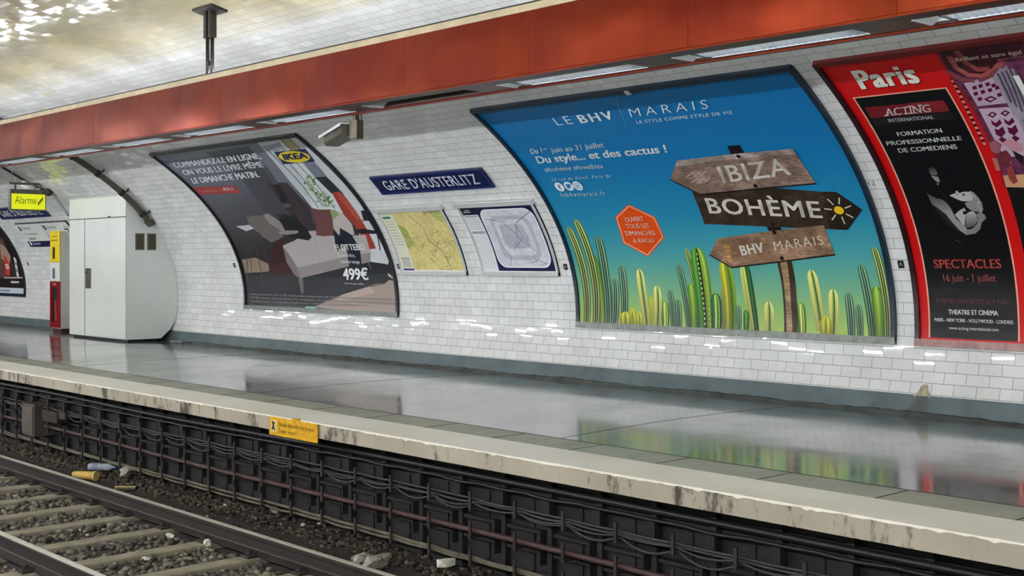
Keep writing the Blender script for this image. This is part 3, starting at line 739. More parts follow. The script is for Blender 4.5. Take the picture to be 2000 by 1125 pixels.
def fitting(x, mir, lab, louvre, grp=None):
    Y = (lambda y: 2 * YM - y) if mir else (lambda y: y)
    t = thing('light_fitting', (x, Y(6.05), ZB), lab, 'light fitting', grp)
    def bx(bm, x0, x1, y0, y1, z0, z1, bev=0): box(bm, x0, x1, min(Y(y0), Y(y1)), max(Y(y0), Y(y1)), z0, z1, bev)
    b = new()
    bx(b, x, x + 1.27, 5.945, 5.953, ZB + .013, ZB + .11); bx(b, x, x + 1.27, 6.147, 6.155, ZB + .013, ZB + .11); bx(b, x, x + 1.27, 5.945, 6.155, ZB + .11, ZB + .118)
    bx(b, x + 1.262, x + 1.27, 5.945, 6.155, ZB + .013, ZB + .11)
    obj('channel', b, M['white_lum'] if louvre else M['dark_steel'], t)
    b = new(); prism(b, [(x, ZB - .004), (x + .16, ZB + .10), (x + .145, ZB + .10), (x - .012, ZB - .004)], 'y', Y(5.95) if not mir else Y(6.15), Y(6.15) if not mir else Y(5.95))
    obj('end_reflector', b, M['white_lum'], t)
    zt_ = ZB - .45 if mir else ZB + .075          # unseen near tubes lowered on added rods to raise the beam's shadow line
    if louvre or mir:
        b = new(); tube(b, [(x + .14, Y(6.05), zt_), (x + 1.24, Y(6.05), zt_)], .016 if mir else .013, 8); obj('tube', b, M['tubeN'] if mir else M['tubeD'], t)
    if mir:
        for xx in (x + .2, x + 1.18): b = new(); tube(b, [(xx, Y(6.05), zt_ + .014), (xx, Y(6.05), ZB + .11)], .006, 6); obj('added_rod', b, M['dark_steel'], t)
    if louvre and not mir:
        b = new()
        for k in range(26):
            xx = x + .17 + k * .042
            V = [b.verts.new(p) for p in ((xx, 5.955, ZB + .004), (xx, 6.05, ZB - .004), (xx, 6.145, ZB + .004), (xx + .02, 5.955, ZB + .036), (xx + .02, 6.05, ZB + .028), (xx + .02, 6.145, ZB + .036))]
            W_ = [b.verts.new(v.co + Vector((.003, 0, 0))) for v in V]
            for q in ((0, 1, 4, 3), (1, 2, 5, 4)):
                b.faces.new([V[i] for i in q]); b.faces.new([W_[i] for i in q[::-1]])
            for q in ((0, 1), (1, 2), (2, 5), (5, 4), (4, 3), (3, 0)): b.faces.new((V[q[0]], V[q[1]], W_[q[1]], W_[q[0]]))
        bx(b, x + .15, x + 1.26, 5.953, 5.958, ZB, ZB + .03); bx(b, x + .15, x + 1.26, 6.142, 6.147, ZB, ZB + .03)
        obj('louvre', b, M['louvre'], t)
        b = new(); bx(b, x + .146, x + .156, 5.95, 6.15, ZB - .004, ZB + .03); obj('divider', b, M['dark_steel'], t)
    return t
for x in tips:
    key = next((k for k in places if abs(k - x) < .02), None)
    if key is not None: fitting(x, False, places[key], abs(x + 8.264) > .02)
    else: fitting(x, False, 'louvred light fitting under the far beam, outside the picture', True, 'far beam light fittings out of view')
    fitting(x, True, 'light fitting under the beam above the photographer, outside the picture', True, 'near beam light fittings out of view')
# twin rod hanger from the vault down to the beam
p = onY(410, 150, 6.02); hx = p.x; zc_ = ZC + EB * math.sqrt(1 - ((6.02 - YC) / EA) ** 2)
t = thing('beam_hanger', (hx, 6.02, zc_), 'dark twin rod hanger with a flat plate screwed to the tiled vault', 'hanger')
b = new(); sl_ = -.17
for dx in (-.045, .045): tube(b, [(hx + dx, 6.02, zc_ - .25), (hx + dx, 6.02, ZU - .01)], .019, 12)
obj('rod', b, M['dark_steel'], t, True)
b = new()
for dx in (-.045, .045): box(b, hx + dx - .026, hx + dx + .026, 5.985, 6.055, zc_ - .28, zc_ - .01, .006)
obj('sleeve', b, M['dark_steel'], t)
b = new(); box(b, hx - .19, hx + .19, -.09, .09, -.022, 0); bmesh.ops.rotate(b, verts=b.verts, cent=(0, 0, 0), matrix=Matrix.Rotation(math.atan2(-(6.02 - YC) / EA ** 2, (zc_ - ZC) / EB ** 2), 3, 'X')); bmesh.ops.translate(b, verts=b.verts, vec=(0, 6.02, zc_ - .002)); obj('ceiling_plate', b, M['dark_steel'], t)
b = new(); box(b, hx - .01, hx + .01, 6.0, 6.04, zc_ - .55, zc_ - .5); box(b, hx - .03, hx + .03, 6.0, 6.04, ZU + .0, ZU + .06); obj('spacer', b, M['dark_steel'], t)
for k, dx in enumerate((-3.9 * 1, 5.6)):
    if k == 1 or True:
        c_ = copy_tree(t, (hx + (-6.86 if k == 0 else 6.86), 6.02, zc_), 'twin rod hanger of the far beam, outside the picture', 'beam hangers out of view')
# ================================================================== SECURITY CAMERA under the beam
p = onY(695, 215, 6.28); cx = p.x; cy = 6.28
def zat(px, py): return onY(px, py, cy).z
t = thing('security_camera', (cx, cy, ZB), 'brushed metal security camera hanging below the red beam', 'camera')
b = new(); box(b, cx - .022, cx + .022, cy - .022, cy + .022, zat(694, 240), ZB + .3, .004); tube(b, [(cx + .045, cy + .025, zat(700, 240)), (cx + .045, cy + .025, ZB + .3)], .008, 8); obj('post', b, M['steel'], t)
b = new(); z0, z1 = zat(690, 272), zat(690, 236)
prism(b, [(cx - .04, cy - .035), (cx - .02, cy - .055), (cx + .035, cy - .055), (cx + .055, cy - .03), (cx + .055, cy + .04), (cx - .04, cy + .04)], 'z', z0, z1); obj('mount_box', b, M['steel'], t)
# housing, pointing along the platform to the left and a little down
hb = new(); hl = .44
def hs(v): return v
prism(hb, [(-.06, -.055), (.06, -.055), (.075, -.03), (.075, .045), (-.075, .045), (-.075, -.03)], 'x', 0, hl)
Rm = Matrix.Rotation(math.radians(9), 3, 'Y') @ Matrix.Rotation(PI, 3, 'Z')
Rm = Matrix.Rotation(math.radians(-14), 3, 'Z') @ Matrix.Rotation(PI, 3, 'Z') @ Matrix.Rotation(math.radians(7), 3, 'Y')
hp = Vector((cx - .05, cy - .03, (z0 + z1) / 2 + .0))
def place(bm): 
    for v in bm.verts: v.co = Rm @ v.co + hp
    return bm
obj('housing', place(hb), M['steel'], t)
hb = new(); prism(hb, [(-.085, .048), (.085, .048), (.085, .03), (.092, .03), (.092, .056), (-.092, .056), (-.092, .03), (-.085, .03)], 'x', -.01, hl + .09); obj('sunshield', place(hb), M['alu'], t)
hb = new(); prism(hb, [(-.055, -.045), (.055, -.045), (.06, .035), (-.06, .035)], 'x', hl, hl + .006); obj('window', place(hb), M['black'], t)
hb = new(); box(hb, .02, hl - .04, -.0765, -.0745, -.012, -.002); obj('seam', place(hb), M['dark_steel'], t)
# ================================================================== WHITE CABINET
CXR, CXL, CY = -18.93, -21.12, 8.98
t = thing('technical_cabinet', ((CXR + CXL) / 2, CY + .4, 0), 'tall white metal cabinet built against the curved wall, with a door and side vent grilles', 'cabinet')
zt = 2.385
def back(o=0.0): return [(wall_y(z) + o, z) for z in [zt - (zt - .36) * i / 22 for i in range(23)]]
b = new(); prism(b, [(CY, .055), (CY, zt)] + back(-.004) + [(wall_y(.2) - .06, .20), (9.58, .055)], 'x', CXL, CXR)
obj('body', b, M['white_paint'], t)
b = new(); prism(b, [(CY + .05, 0), (CY + .05, .056), (9.55, .056), (9.55, 0)], 'x', CXL + .05, CXR - .05); obj('base', b, M['black'], t)
zl = 2.03; xd0 = -20.46; xd1 = -19.53
b = new(); box(b, CXL + .01, CXR - .005, CY - .012, CY - .001, zl + .012, zt - .005, .004); obj('header_panel', b, M['white_paint'], t)
b = new(); box(b, CXL + .01, xd0 - .008, CY - .010, CY - .001, .07, zl, .003); obj('side_panel', b, M['white_paint'], t)
b = new(); box(b, xd0, CXR - .005, CY - .018, CY - .001, .07, zl - .004, .006); dr = obj('door', b, M['white_paint'], t)
b = new(); box(b, xd0 + .03, xd0 + .25, CY - .024, CY - .017, .86, 1.20, .004); lp = obj('lock_plate', b, M['steel'], dr)
b = new(); tube(b, [(xd0 + .07, CY - .025, 1.13), (xd0 + .07, CY - .04, 1.13)], .012, 10); box(b, xd0 + .05, xd0 + .2, CY - .028, CY - .023, 1.17, 1.19); obj('keyhole', b, M['black'], dr)
b = new(); box(b, xd1 - .04, xd1 + .04, CY - .02, CY - .012, zl + .01, zl + .03); obj('latch', b, M['black'], t)
b = new(); box(b, xd0 - .014, xd0 - .001, CY - .019, CY - .001, .07, zl - .004); obj('door_gap', b, M['blue_plastic'], t)
b = new(); box(b, CXL + .01, CXR - .005, CY - .013, CY - .001, zl - .003, zl + .011); obj('header_gap', b, M['conduit'], t)
b = new(); box(b, xd1 - .004, xd1 + .004, CY - .0195, CY - .0175, .2, zl - .02); obj('fold', b, M['white_paint'], t)
for (ya, yb_) in ((9.13, 9.285), (9.335, 9.49)):
    z0 = 1.50; z1 = 1.77
    b = new(); box(b, CXR, CXR + .012, ya, yb_, z0, z1, .003); g = obj('vent_grille', b, simple('olive vent metal', '#6f6c52', .5, .3), t)
    b = new(); n = 13
    for k in range(n):
        z = z0 + .02 + k * (z1 - z0 - .04) / n; box(b, CXR + .0115, CXR + .0135, ya + .018, yb_ - .018, z, z + .010)
    obj('slot', b, M['black'], g)
rnd = random.Random(2)
for k in range(5):
    b = new(); x = CXL + .5 + k * .28; box(b, x, x + .1 + rnd.random() * .12, CY + .0, CY + .05, zt - .01, zt + .02 + rnd.random() * .03); obj('top_seal', b, M['grey_panel'], t)
# ================================================================== HELP POINT COLUMN
p = onZ(110, 650, 0); X0, X1 = -22.98, -22.58; Y0 = p.y
X0 = onY(101, 650, Y0).x; X1 = onY(118.5, 650, Y0).x
t = thing('help_point', ((X0 + X1) / 2, Y0 + .2, 0), 'slim emergency call column, yellow over white over red, left of the white cabinet', 'help point')
b = new(); prism(b, [(Y0, .08), (Y0, 1.87), (wall_y(1.87) - .004, 1.87), (wall_y(1.4) - .004, 1.4), (wall_y(.9) - .004, .9), (wall_y(.3) - .01, .3), (wall_y(.17) - .05, .08)], 'x', X0, X1); obj('body', b, M['grey_panel'], t)
b = new(); box(b, X0 + .02, X1 - .02, Y0 + .02, wall_y(0) - .06, 0, .08); obj('base', b, simple('dark red brown base', '#3a1c18', .4), t)
W_ = X1 - X0
b = new(); box(b, X0, X1, Y0 - .035, Y0, 1.30, 1.875, .01); y_ = obj('yellow_front', b, M['yellow'], t)
b = new(); box(b, X0 + W_ * .42, X0 + W_ * .56, Y0 - .045, Y0 - .034, 1.36, 1.58, .02); obj('speaker_slot', b, M['black'], y_)
flat_text('lettering', 'ALARME', (X0 + .1, Y0 - .036, 1.76), (1, 0, 0), (0, 0, 1), .22, .03, M['black'], y_)
flat_text('lettering', 'INFORMATIONS', (X0 + .05, Y0 - .036, 1.69), (1, 0, 0), (0, 0, 1), .3, .025, M['black'], y_)
b = new(); box(b, X0, X1, Y0 - .035, Y0, .95, 1.295, .01); y_ = obj('white_front', b, M['white_paint'], t)
b = new(); box(b, X0 + W_ * .3, X0 + W_ * .65, Y0 - .04, Y0 - .034, 1.0, 1.2, .008); obj('call_panel', b, M['grey_panel'], y_)
b = new(); box(b, X0 + W_ * .4, X0 + W_ * .55, Y0 - .046, Y0 - .039, 1.0, 1.19, .004); obj('screen', b, M['blue_plastic'], y_)
b = new(); box(b, X0, X0 + .07, Y0 - .035, Y0, .10, .945); box(b, X1 - .07, X1, Y0 - .035, Y0, .10, .945); box(b, X0 + .07, X1 - .07, Y0 - .035, Y0, .84, .945); box(b, X0 + .07, X1 - .07, Y0 - .035, Y0, .10, .2); rf = obj('red_front', b, M['red'], t)
b = new(); box(b, X0 + .07, X1 - .07, Y0 - .006, Y0 - .002, .2, .84); obj('recess', b, M['black'], t)
b = new(); tube(b, [(X1 - .11, Y0 - .03, .22), (X1 - .11, Y0 - .03, .6)], [.03, .045], 10); obj('extinguisher', b, M['red'], t)
flat_text('lettering', 'SOS', (X0 + .15, Y0 - .036, .88), (1, 0, 0), (0, 0, 1), .12, .03, M['white_paint'], rf)
# ================================================================== ALARM SIGN hanging from the vault
AX = -21.6
a = onX(18, 370, AX); c = onX(88, 412, AX)
ya, yb_ = a.y, c.y; z1, z0 = onX(50, 378, AX).z, onX(50, 409, AX).z
t = thing('alarm_sign', (AX, (ya + yb_) / 2, z0), 'small yellow hanging sign reading Alarme, at the left edge', 'sign')
b = new(); box(b, AX - .05, AX + .05, ya, yb_, z0 - .02, z1 + .07, .008); obj('box', b, M['conduit'], t)
b = new(); box(b, AX + .05, AX + .056, ya + .02, yb_ - .02, z0 + .0, z1 - .01)
yf = NT('lit yellow face'); yf.set(Base_Color=lin('#e6ee10'), Emission_Color=lin('#e6ee10'), Emission_Strength=.35)
obj('face', b, yf.m, t)
ol = simple('olive ink', '#8a8c18', .5)
flat_text('lettering', 'Alarme', (AX + .0565, ya + .075, z0 + .095), (0, 1, 0), (0, 0, 1), .38, .13, ol, t)
b = new(); prism(b, [(yb_ - .15, z0 + .06), (yb_ - .15, z0 + .12), (yb_ - .06, z0 + .23), (yb_ - .06, z0 + .17)], 'x', AX + .056, AX + .058); obj('arrow', b, ol, t)
b = new(); zb_ = z1 + .10
tube(b, [(AX, ya, zb_ + .07), (AX, yb_ + .25, zb_ + .07)], .022, 8)
for y in (ya + .1, yb_ - .08): box(b, AX - .015, AX + .015, y - .015, y + .015, z1 + .05, zb_ + .07)
obj('hanging_bar', b, M['conduit'], t)
b = new(); yv = ya + .05; tube(b, [(AX, yv, zb_ + .07), (AX, yv, ZC + EB * math.sqrt(1 - ((yv - YC) / EA) ** 2) - .0)], .006, 6); obj('hanging_wire', b, M['steel'], t)
# ================================================================== CONDUITS ON THE VAULT
def walltube(pts, r, n, mat, name, label=None, cat=None, parent=None):
    b = new(); P = []
    for (x, s), (x2, s2) in zip(pts, pts[1:]):
        k = max(1, int(abs(s2 - s) / .1))
        P += [W3(x + (x2 - x) * i / k, s + (s2 - s) * i / k, n) for i in range(k)]
    P.append(W3(*pts[-1], n)); tube(b, P, r, 10); o = obj(name, b, mat, parent, True)
    if label: tag(o, label, cat)
    return o
xc = -18.84
sA = s_z(1.98); sTop = s_th(math.acos((6.5 - YC) / EA))
t = thing('conduit', W3(xc, sA), 'fat brown grey conduit curving down the vault onto the white cabinet', 'conduit')
b = new(); P = [W3(xc, sA - .02, .02)] + [W3(xc, sA - .05 + .05 * k, .10) for k in range(1, 3)] + [W3(xc, sA + .1 + (sTop - sA - .1) * i / 40, .075) for i in range(41)]
tube(b, P, .048, 12); obj('pipe', b, M['conduit'], t, True)
for s in np.linspace(sA + .2, sTop - .2, 7):
    b = new(); x = xc; tube(b, [W3(x, s - .03, .075), W3(x, s + .03, .075)], .058, 12); box_ = W3(x, s, .03)
    tube(b, [W3(x + .05, s, .05), W3(x + .16, s, .05)], .013, 6); tube(b, [W3(x + .15, s, .0), W3(x + .15, s, .06)], .016, 6)
    obj('clamp', b, M['dark_steel'], t)
q0, q1, q2 = Wp(8, 325), Wp(60, 357), Wp(98, 372)
t = thing('thin_conduit', W3(*q1), 'thin dark conduit running up the vault above the far station name', 'conduit')
walltube([Wp(-30, 300), q0, q1, q2], .02, .03, M['dark_steel'], 'pipe', parent=t)
q = Wp(128, 398); walltube([q2, Wp(134, 420)], .018, .02, M['alu'], 'lower_pipe', parent=t)
e0, e1 = Wp(48, 349), Wp(73, 363)
b = new(); tube(b, [W3(*e0, .09), W3(*e1, .09)], .06, 12)
o = obj('lamp_housing', b, M['white_paint'], None, True); tag(o, 'small white tubular wall lamp on the vault above the yellow alarm sign', 'lamp')
b = new(); p_ = W3(*q2, .04); bmesh.ops.create_uvsphere(b, u_segments=12, v_segments=8, radius=.07, matrix=Matrix.Translation(p_)); o = obj('pipe_box', b, M['dark_steel'], None); tag(o, 'dark knuckle box at the lower end of the thin conduit, beside the alarm sign', 'junction box')
# ================================================================== STATION NAME PLATES
def plate_xs(px_list):
    q = [Wp(*p) for p in px_list]; return q
def name_plate(label, x0, x1, s0, s1, grp=None):
    t = thing('station_name_sign', W3((x0 + x1) / 2, s0), label, 'sign', grp)
    b = new(); wbox(b, x0, x1, s0, s1, .004, .03); obj('plate', b, M['enamel'], t)
    sh = Sheet(.0305); h = s1 - s0; wd = x1 - x0
    sh.text("GARE D'AUSTERLITZ", (x0 + wd * .085, s0 + h * .24), (x1 - wd * .085, s0 + h * .24), (x0 + wd * .085, s0 + h * .76), '#e8eaf0', .012, 1, 1.1, px=False)
    sh.build('lettering', [M['print']], t)
    sh = Sheet(.0302)
    for a_ in ((x0 + .01, x1 - .01, s0 + .008, s0 + .018), (x0 + .01, x1 - .01, s1 - .018, s1 - .008), (x0 + .01, x0 + .02, s0 + .008, s1 - .008), (x1 - .02, x1 - .01, s0 + .008, s1 - .008)): sh.rect(*a_, '#2a3a88', 0, 1)
    sh.build('border', [M['print']], t)
bl, tr = Wp(748, 378), Wp(942, 326); tl, brr = Wp(724, 344), Wp(967, 363)
name_plate("navy station name sign reading GARE D'AUSTERLITZ, above the two framed maps", (tl[0] + bl[0]) / 2, (tr[0] + brr[0]) / 2, (bl[1] + brr[1]) / 2, (tl[1] + tr[1]) / 2)
NS0, NS1 = (bl[1] + brr[1]) / 2, (tl[1] + tr[1]) / 2
bb, br2 = Wp(20, 425), Wp(103, 424)
name_plate("navy station name sign behind the yellow alarm sign at the far left", br2[0] - 2.34, br2[0], NS0, NS1)
# ================================================================== FRAMED MAPS
def framed_map(label, x0, x1, s0, s1, kind):
    t = thing('framed_map', W3((x0 + x1) / 2, s0), label, 'map')
    b = new(); wbox(b, x0, x1, s0, s1, .0, .018); obj('backing', b, M['white_paint'], t)
    for nm, a_ in (('bottom_rail', (x0, x1, s0, s0 + .045)), ('top_rail', (x0 - .03, x1 + .03, s1 - .06, s1))):
        b = new(); wbox(b, *a_, .0, .045); obj(nm, b, M['alu'], t)
    for nm, a_ in (('side_rail', (x0, x0 + .022, s0, s1)), ('side_rail', (x1 - .03, x1, s0, s1))):
        b = new(); wbox(b, *a_, .0, .032); obj(nm, b, M['alu'], t)
    a, c, e, f = x0 + .03, x1 - .035, s0 + .055, s1 - .07; wd = c - a; h = f - e
    sh = Sheet(.0188, .0004)
    if kind == 'city':
        sh.rect(a, c, e, f, '#dcdcc8', 0, 0, 4)
        sh.rect(a + wd * .20, c, e + .01, f - .015, '#ddd08a', 1, 1, 6)
        sh.poly([(a + wd * .20, e + h * .35), (a + wd * .34, e + h * .42), (a + wd * .30, e + h * .72), (a + wd * .20, e + h * .78)], '#9aaa50', 1, 2, False)
        sh.poly([(a + wd * .9, e + h * .8), (c, e + h * .8), (c, e + h), (a + wd * .8, e + h)], '#a9b46a', 1, 2, False)
        r_ = random.Random(3)
        for i in range(14):          # river and boulevards
            x = a + wd * (.3 + .6 * r_.random()); y = e + h * r_.random(); pts = [(x, y)]
            for k in range(4): x += wd * (r_.random() - .45) * .2; y += h * (r_.random() - .5) * .2; pts.append((min(c - .01, max(a + wd * .22, x)), min(f - .02, max(e + .02, y))))
            sh.line(pts, .006, '#7d6f55', 0, 3, False)
        sh.line([(a + wd * .45, e + h * .95), (a + wd * .6, e + h * .7), (a + wd * .58, e + h * .5), (a + wd * .75, e + h * .3), (a + wd * .8, e + .03)], .012, '#7a705e', 0, 3, False)
        sh.rect(a + wd * .02, a + wd * .15, f - h * .12, f - h * .08, '#2f8060', 0, 2)
        sh.rect(a + wd * .02, a + wd * .18, f - h * .05, f - h * .02, '#b8c8a8', 0, 2)
        for k in range(9): sh.rect(a + wd * .03, a + wd * .17, f - h * (.18 + .05 * k), f - h * (.165 + .05 * k), '#b9b9a6', 0, 2)
        sh.rect(a + wd * .03, a + wd * .17, e + h * .05, e + h * .19, '#b8bcae', 0, 2); sh.rect(a + wd * .03, a + wd * .17, e + h * .195, e + h * .205, '#55584e', 0, 2)
        sh.rect(a + wd * .02, a + wd * .2, e + .0, e + h * .03, '#2b3a78', 0, 2)
    else:
        sh.rect(a, c, e, f, '#141b48', 0, 0, 4)
        def rr(x0_, x1_, y0_, y1_, r, col, lay, mat=0):
            pts = []
            for (cx_, cy_, a0) in ((x1_ - r, y1_ - r, 0), (x0_ + r, y1_ - r, 90), (x0_ + r, y0_ + r, 180), (x1_ - r, y0_ + r, 270)):
                pts += [(cx_ + r * math.cos(math.radians(a0 + k * 15)), cy_ + r * math.sin(math.radians(a0 + k * 15))) for k in range(7)]
            sh.poly(pts, col, mat, lay, False)
        rr(a + wd * .235, c - wd * .03, e + .04, f - .04, .14, '#e9ebf0', 1)
        rr(a + wd * .25, c - wd * .045, e + .055, f - .055, .13, '#dcdee6', 2, 2)
        rr(a + wd * .33, c - wd * .13, e + h * .16, f - h * .16, .12, '#c0c2ce', 3, 2); rr(a + wd * .38, c - wd * .18, e + h * .23, f - h * .22, .09, '#dddfe7', 4, 2)
        rr(a + wd * .42, c - wd * .24, e + h * .33, f - h * .30, .07, '#bcbeca', 5, 2)
        for pts in (((.95, .9), (.68, .72), (.62, .5), (.82, .28)), ((.66, .7), (.7, .5), (.5, .3)), ((.28, .8), (.5, .75), (.62, .55)), ((.4, .08), (.44, .2), (.36, .4)), ((.9, .1), (.8, .16), (.7, .12))):
            sh.line([(a + wd * p[0], e + h * p[1]) for p in pts], .008, '#6c6f80', 0, 6, False)
        sh.rect(a, a + wd * .215, e, f - h * .13, '#e1e3e6', 0, 1)
        sh.rect(a + .01, a + wd * .19, f - h * .115, f - h * .01, '#1b1b24', 0, 2); sh.rect(a + .03, a + wd * .13, f - h * .09, f - h * .075, '#b4b6c0', 0, 3); sh.rect(a + .06, a + wd * .12, f - h * .06, f - h * .045, '#b4b6c0', 0, 3)
        for k in (.15, .40, .42): sh.rect(a + .01, a + wd * .2, f - h * (k + .01), f - h * k, '#1b2038', 0, 2)
        for k in range(8): sh.rect(a + .02, a + wd * .19, f - h * (.19 + .025 * k), f - h * (.182 + .025 * k), '#b1b4bc', 0, 2)
        for k in range(5): sh.rect(a + .02 + k * wd * .04, a + .027 + k * wd * .04, e + .02, f - h * .46, '#b6b9c2', 0, 2)
    sh.build('map_sheet', [M['print'], M['city'], M['network']], t)
def avg(*v): return sum(v) / len(v)
MS0, MS1 = avg(Wp(788, 534)[1], Wp(916, 538)[1]), avg(Wp(732, 405)[1], Wp(859, 399)[1])
framed_map('framed yellow street map in a white frame, left of the metro network map', avg(Wp(732, 405)[0], Wp(788, 534)[0]), avg(Wp(859, 399)[0], Wp(916, 538)[0]), MS0, MS1, 'city')
m0, m1 = avg(Wp(946.6, 535)[1], Wp(1095, 540)[1]), avg(Wp(889, 395)[1], Wp(1037, 387)[1])
framed_map('framed metro network map with navy border, beside the blue cactus poster', avg(Wp(889, 395)[0], Wp(946.6, 535)[0]), avg(Wp(1037, 387)[0], Wp(1095.5, 540)[0]), m0, m1, 'metro')
# direction boards at the far left
a, c = Wp(17, 437), Wp(60, 480); xl = br2[0] - 1.95; xr = br2[0] + .45
s1_ = avg(Wp(17, 436)[1], Wp(117, 431)[1]); s0_ = Wp(70, 481)[1]
t = thing('direction_board', W3(xl, s0_), 'white direction board with a navy lower band, left of the help column', 'sign')
b = new(); wbox(b, xl, xr, s0_, s1_, 0, .025); obj('backing', b, M['black_frame'], t)
xm = (xl + xr) / 2; sm = s0_ + (s1_ - s0_) * .2
for x0, x1 in ((xl + .015, xm - .015), (xm + .015, xr - .02)):
    b = new(); wbox(b, x0, x1, sm + .02, s1_ - .02, .025, .032); obj('panel', b, M['white_paint'], t)
b = new(); wbox(b, xl + .02, xr - .02, s0_ + .01, sm, .025, .032); obj('band', b, M['enamel'], t)
sh = Sheet(.0325)
for x0, wrd in ((xl + .05, ('Sortie', 'Rue Buffon')), (xm + .05, ('Sortie', "Quai d'Austerlitz"))):
    hh = (s1_ - sm)
    sh.text(wrd[0], (x0 + .12, s1_ - hh * .32), (x0 + .55, s1_ - hh * .32), (x0 + .12, s1_ - hh * .20), '#3a3c46', .01, 1, px=False)
    sh.text(wrd[1], (x0 + .12, s1_ - hh * .62), (x0 + .75, s1_ - hh * .62), (x0 + .12, s1_ - hh * .52), '#3a3c46', .01, 1, px=False)
    sh.rect(x0, x0 + .09, s1_ - hh * .40, s1_ - hh * .15, '#2a2c3a', 0, 1); sh.rect(x0 + .15, x0 + .5, s1_ - hh * .86, s1_ - hh * .78, '#7a6a68', 0, 1)
sh.line([(xr - .3, s1_ - .18), (xr - .12, s1_ - .18)], .03, '#20222c', 0, 1, False); sh.line([(xr - .2, s1_ - .1), (xr - .12, s1_ - .18), (xr - .2, s1_ - .26)], .025, '#20222c', 0, 2, False)
sh.text('Sortie', (xl + .25, s0_ + .05), (xl + .6, s0_ + .05), (xl + .25, s0_ + .11), '#e4e6ee', .01, 1, px=False); sh.rect(xl + .1, xl + .18, s0_ + .04, s0_ + .12, '#e4e6ee', 0, 1)
sh.build('lettering', [M['print']], t)
# small black position tags and the painted number
for (px, py), lab in (((458, 518), 'tiny black wall tag left of the furniture poster'), ((779, 520), 'tiny black wall tag between the furniture poster and the street map'), ((1105, 521), 'tiny black wall tag between the network map and the cactus poster'), ((1760, 516), 'tiny black wall tag between the cactus poster and the red poster'), ((55, 515), 'tiny black wall tag right of the dark poster at the left edge')):
    x, s = Wp(px, py)
    t = thing('wall_tag', W3(x, s), lab, 'tag')
    b = new(); wbox(b, x - .028, x + .028, s - .035, s + .035, 0, .006); obj('plate', b, M['black'], t)
    sh = Sheet(.0065); sh.line([(x - .012, s - .015), (x, s + .018), (x + .012, s - .012)], .006, '#b9bcbc', 0, 1, False); sh.build('symbol', [M['print']], t)
x, s = Wp(1702, 358); sh = Sheet(.001); sh.text('12', (x - .03, s - .02), (x + .035, s - .02), (x - .03, s + .02), '#55585a', 0, 1, px=False); o = sh.build('tile_number', [M['print']], None)
tag(o, 'small painted number 12 on a tile beside the cactus poster', 'number')
# ================================================================== POSTERS
PS0 = s_z(.615); PS1 = s_z(2.872)
def frame(t, x0, x1, side, top, bottom, wd=.045):
    b = new(); wbox(b, x0 - .012, x0 + wd - .012, PS0, PS1, 0, .035); obj('side_frame', b, side, t)
    b = new(); wbox(b, x1 - wd + .012, x1 + .012, PS0, PS1, 0, .035); obj('side_frame', b, side, t)
    b = new(); wbox(b, x0, x1, PS1 - .03, PS1 + .02, 0, .035); obj('top_frame', b, top, t)
    b = new(); wbox(b, x0 - .012, x1 + .012, PS0 - .03, PS0 + .035, 0, .04); obj('bottom_frame', b, bottom, t)
    b = new(); wbox(b, x0 + .005, x1 - .005, PS0 + .01, PS1 - .005, .001, .012); obj('backing', b, M['grey_frame'], t)
def cactus(sh, T, base, tip, wpx, pal, n=None, lay=3, bend=0.0, dots=False):
    """base, tip in crop pixels (T turns them into photo pixels); ribs run along the stem"""
    B = Vector(Wp(*T(*base))); E = Vector(Wp(*T(*tip)))
    w0 = Vector(Wp(*T(base[0] - wpx / 2, base[1]))); w1 = Vector(Wp(*T(base[0] + wpx / 2, base[1]))); R = (w1 - w0).length / 2
    ax = E - B; L = ax.length; ax.normalize(); nx = Vector((ax.y, -ax.x)); k = n or len(pal)
    N = 14
    def rad(u): 
        tip_len = min(.5, R * 1.6 / L)
        r = .86 + .14 * math.sin(u * 2.6)
        return R * r * (math.sqrt(max(0, 1 - ((u - (1 - tip_len)) / tip_len) ** 2)) if u > 1 - tip_len else 1)
    us = [i / N for i in range(N)] + [.96, .985, 1.0]; us.sort()
    def P(u, a): return tuple(B + ax * L * u + nx * (rad(u) * a + bend * math.sin(u * PI)))
    for j in range(k):
        a0 = -1 + 2 * j / k; a1 = -1 + 2 * (j + 1) / k; c = pal[j % len(pal)]
        cd, cl = rgb(c), rgb(c)
        f = (lambda x, s, c=cd, b=B.y, L=L: lerp(tuple(v * .72 for v in c), tuple(min(1, v * 1.08) for v in c), (s - b) / L))
        for u0, u1 in zip(us, us[1:]):
            q = [P(u0, a0), P(u0, a1), P(u1, a1), P(u1, a0)]
            if (Vector(q[2]) - Vector(q[3])).length < 1e-5: q = q[:3]
            sh.poly(q, f, 0, lay, False)
    if dots:
        for i in range(1, 16):
            u = i / 16.5; p = P(u, -.12); sh.disc(p, .009, .012, '#e6ee9a', lay + 1, 0, False, 6)
            p = P(u, .5); sh.disc(p, .006, .009, '#d2e080', lay + 1, 0, False, 6)
def PA(): return ['#557a3a', '#c8cf7a', '#1c2a1e', '#9db866', '#22331f', '#d8dc8c', '#4d7238']
PB = ['#4e7f2a', '#86ac3c', '#a9c850', '#6f9a34', '#4c7a2c']
PC = ['#2d5c4a', '#8fb894', '#1d3d34', '#6f9f7c', '#16332c', '#9dc29a', '#2f6348']
PD = ['#a9ac2c', '#d9d64a', '#8f9a26', '#e0dc5a', '#a3a62c']
PE = ['#d6d878', '#e8e690', '#b9c45c', '#2f6a4a', '#cfd46a', '#e2e08a']
PG = ['#1f5a2c', '#3d8a34', '#6cae3c', '#3f8430', '#1e4f28']
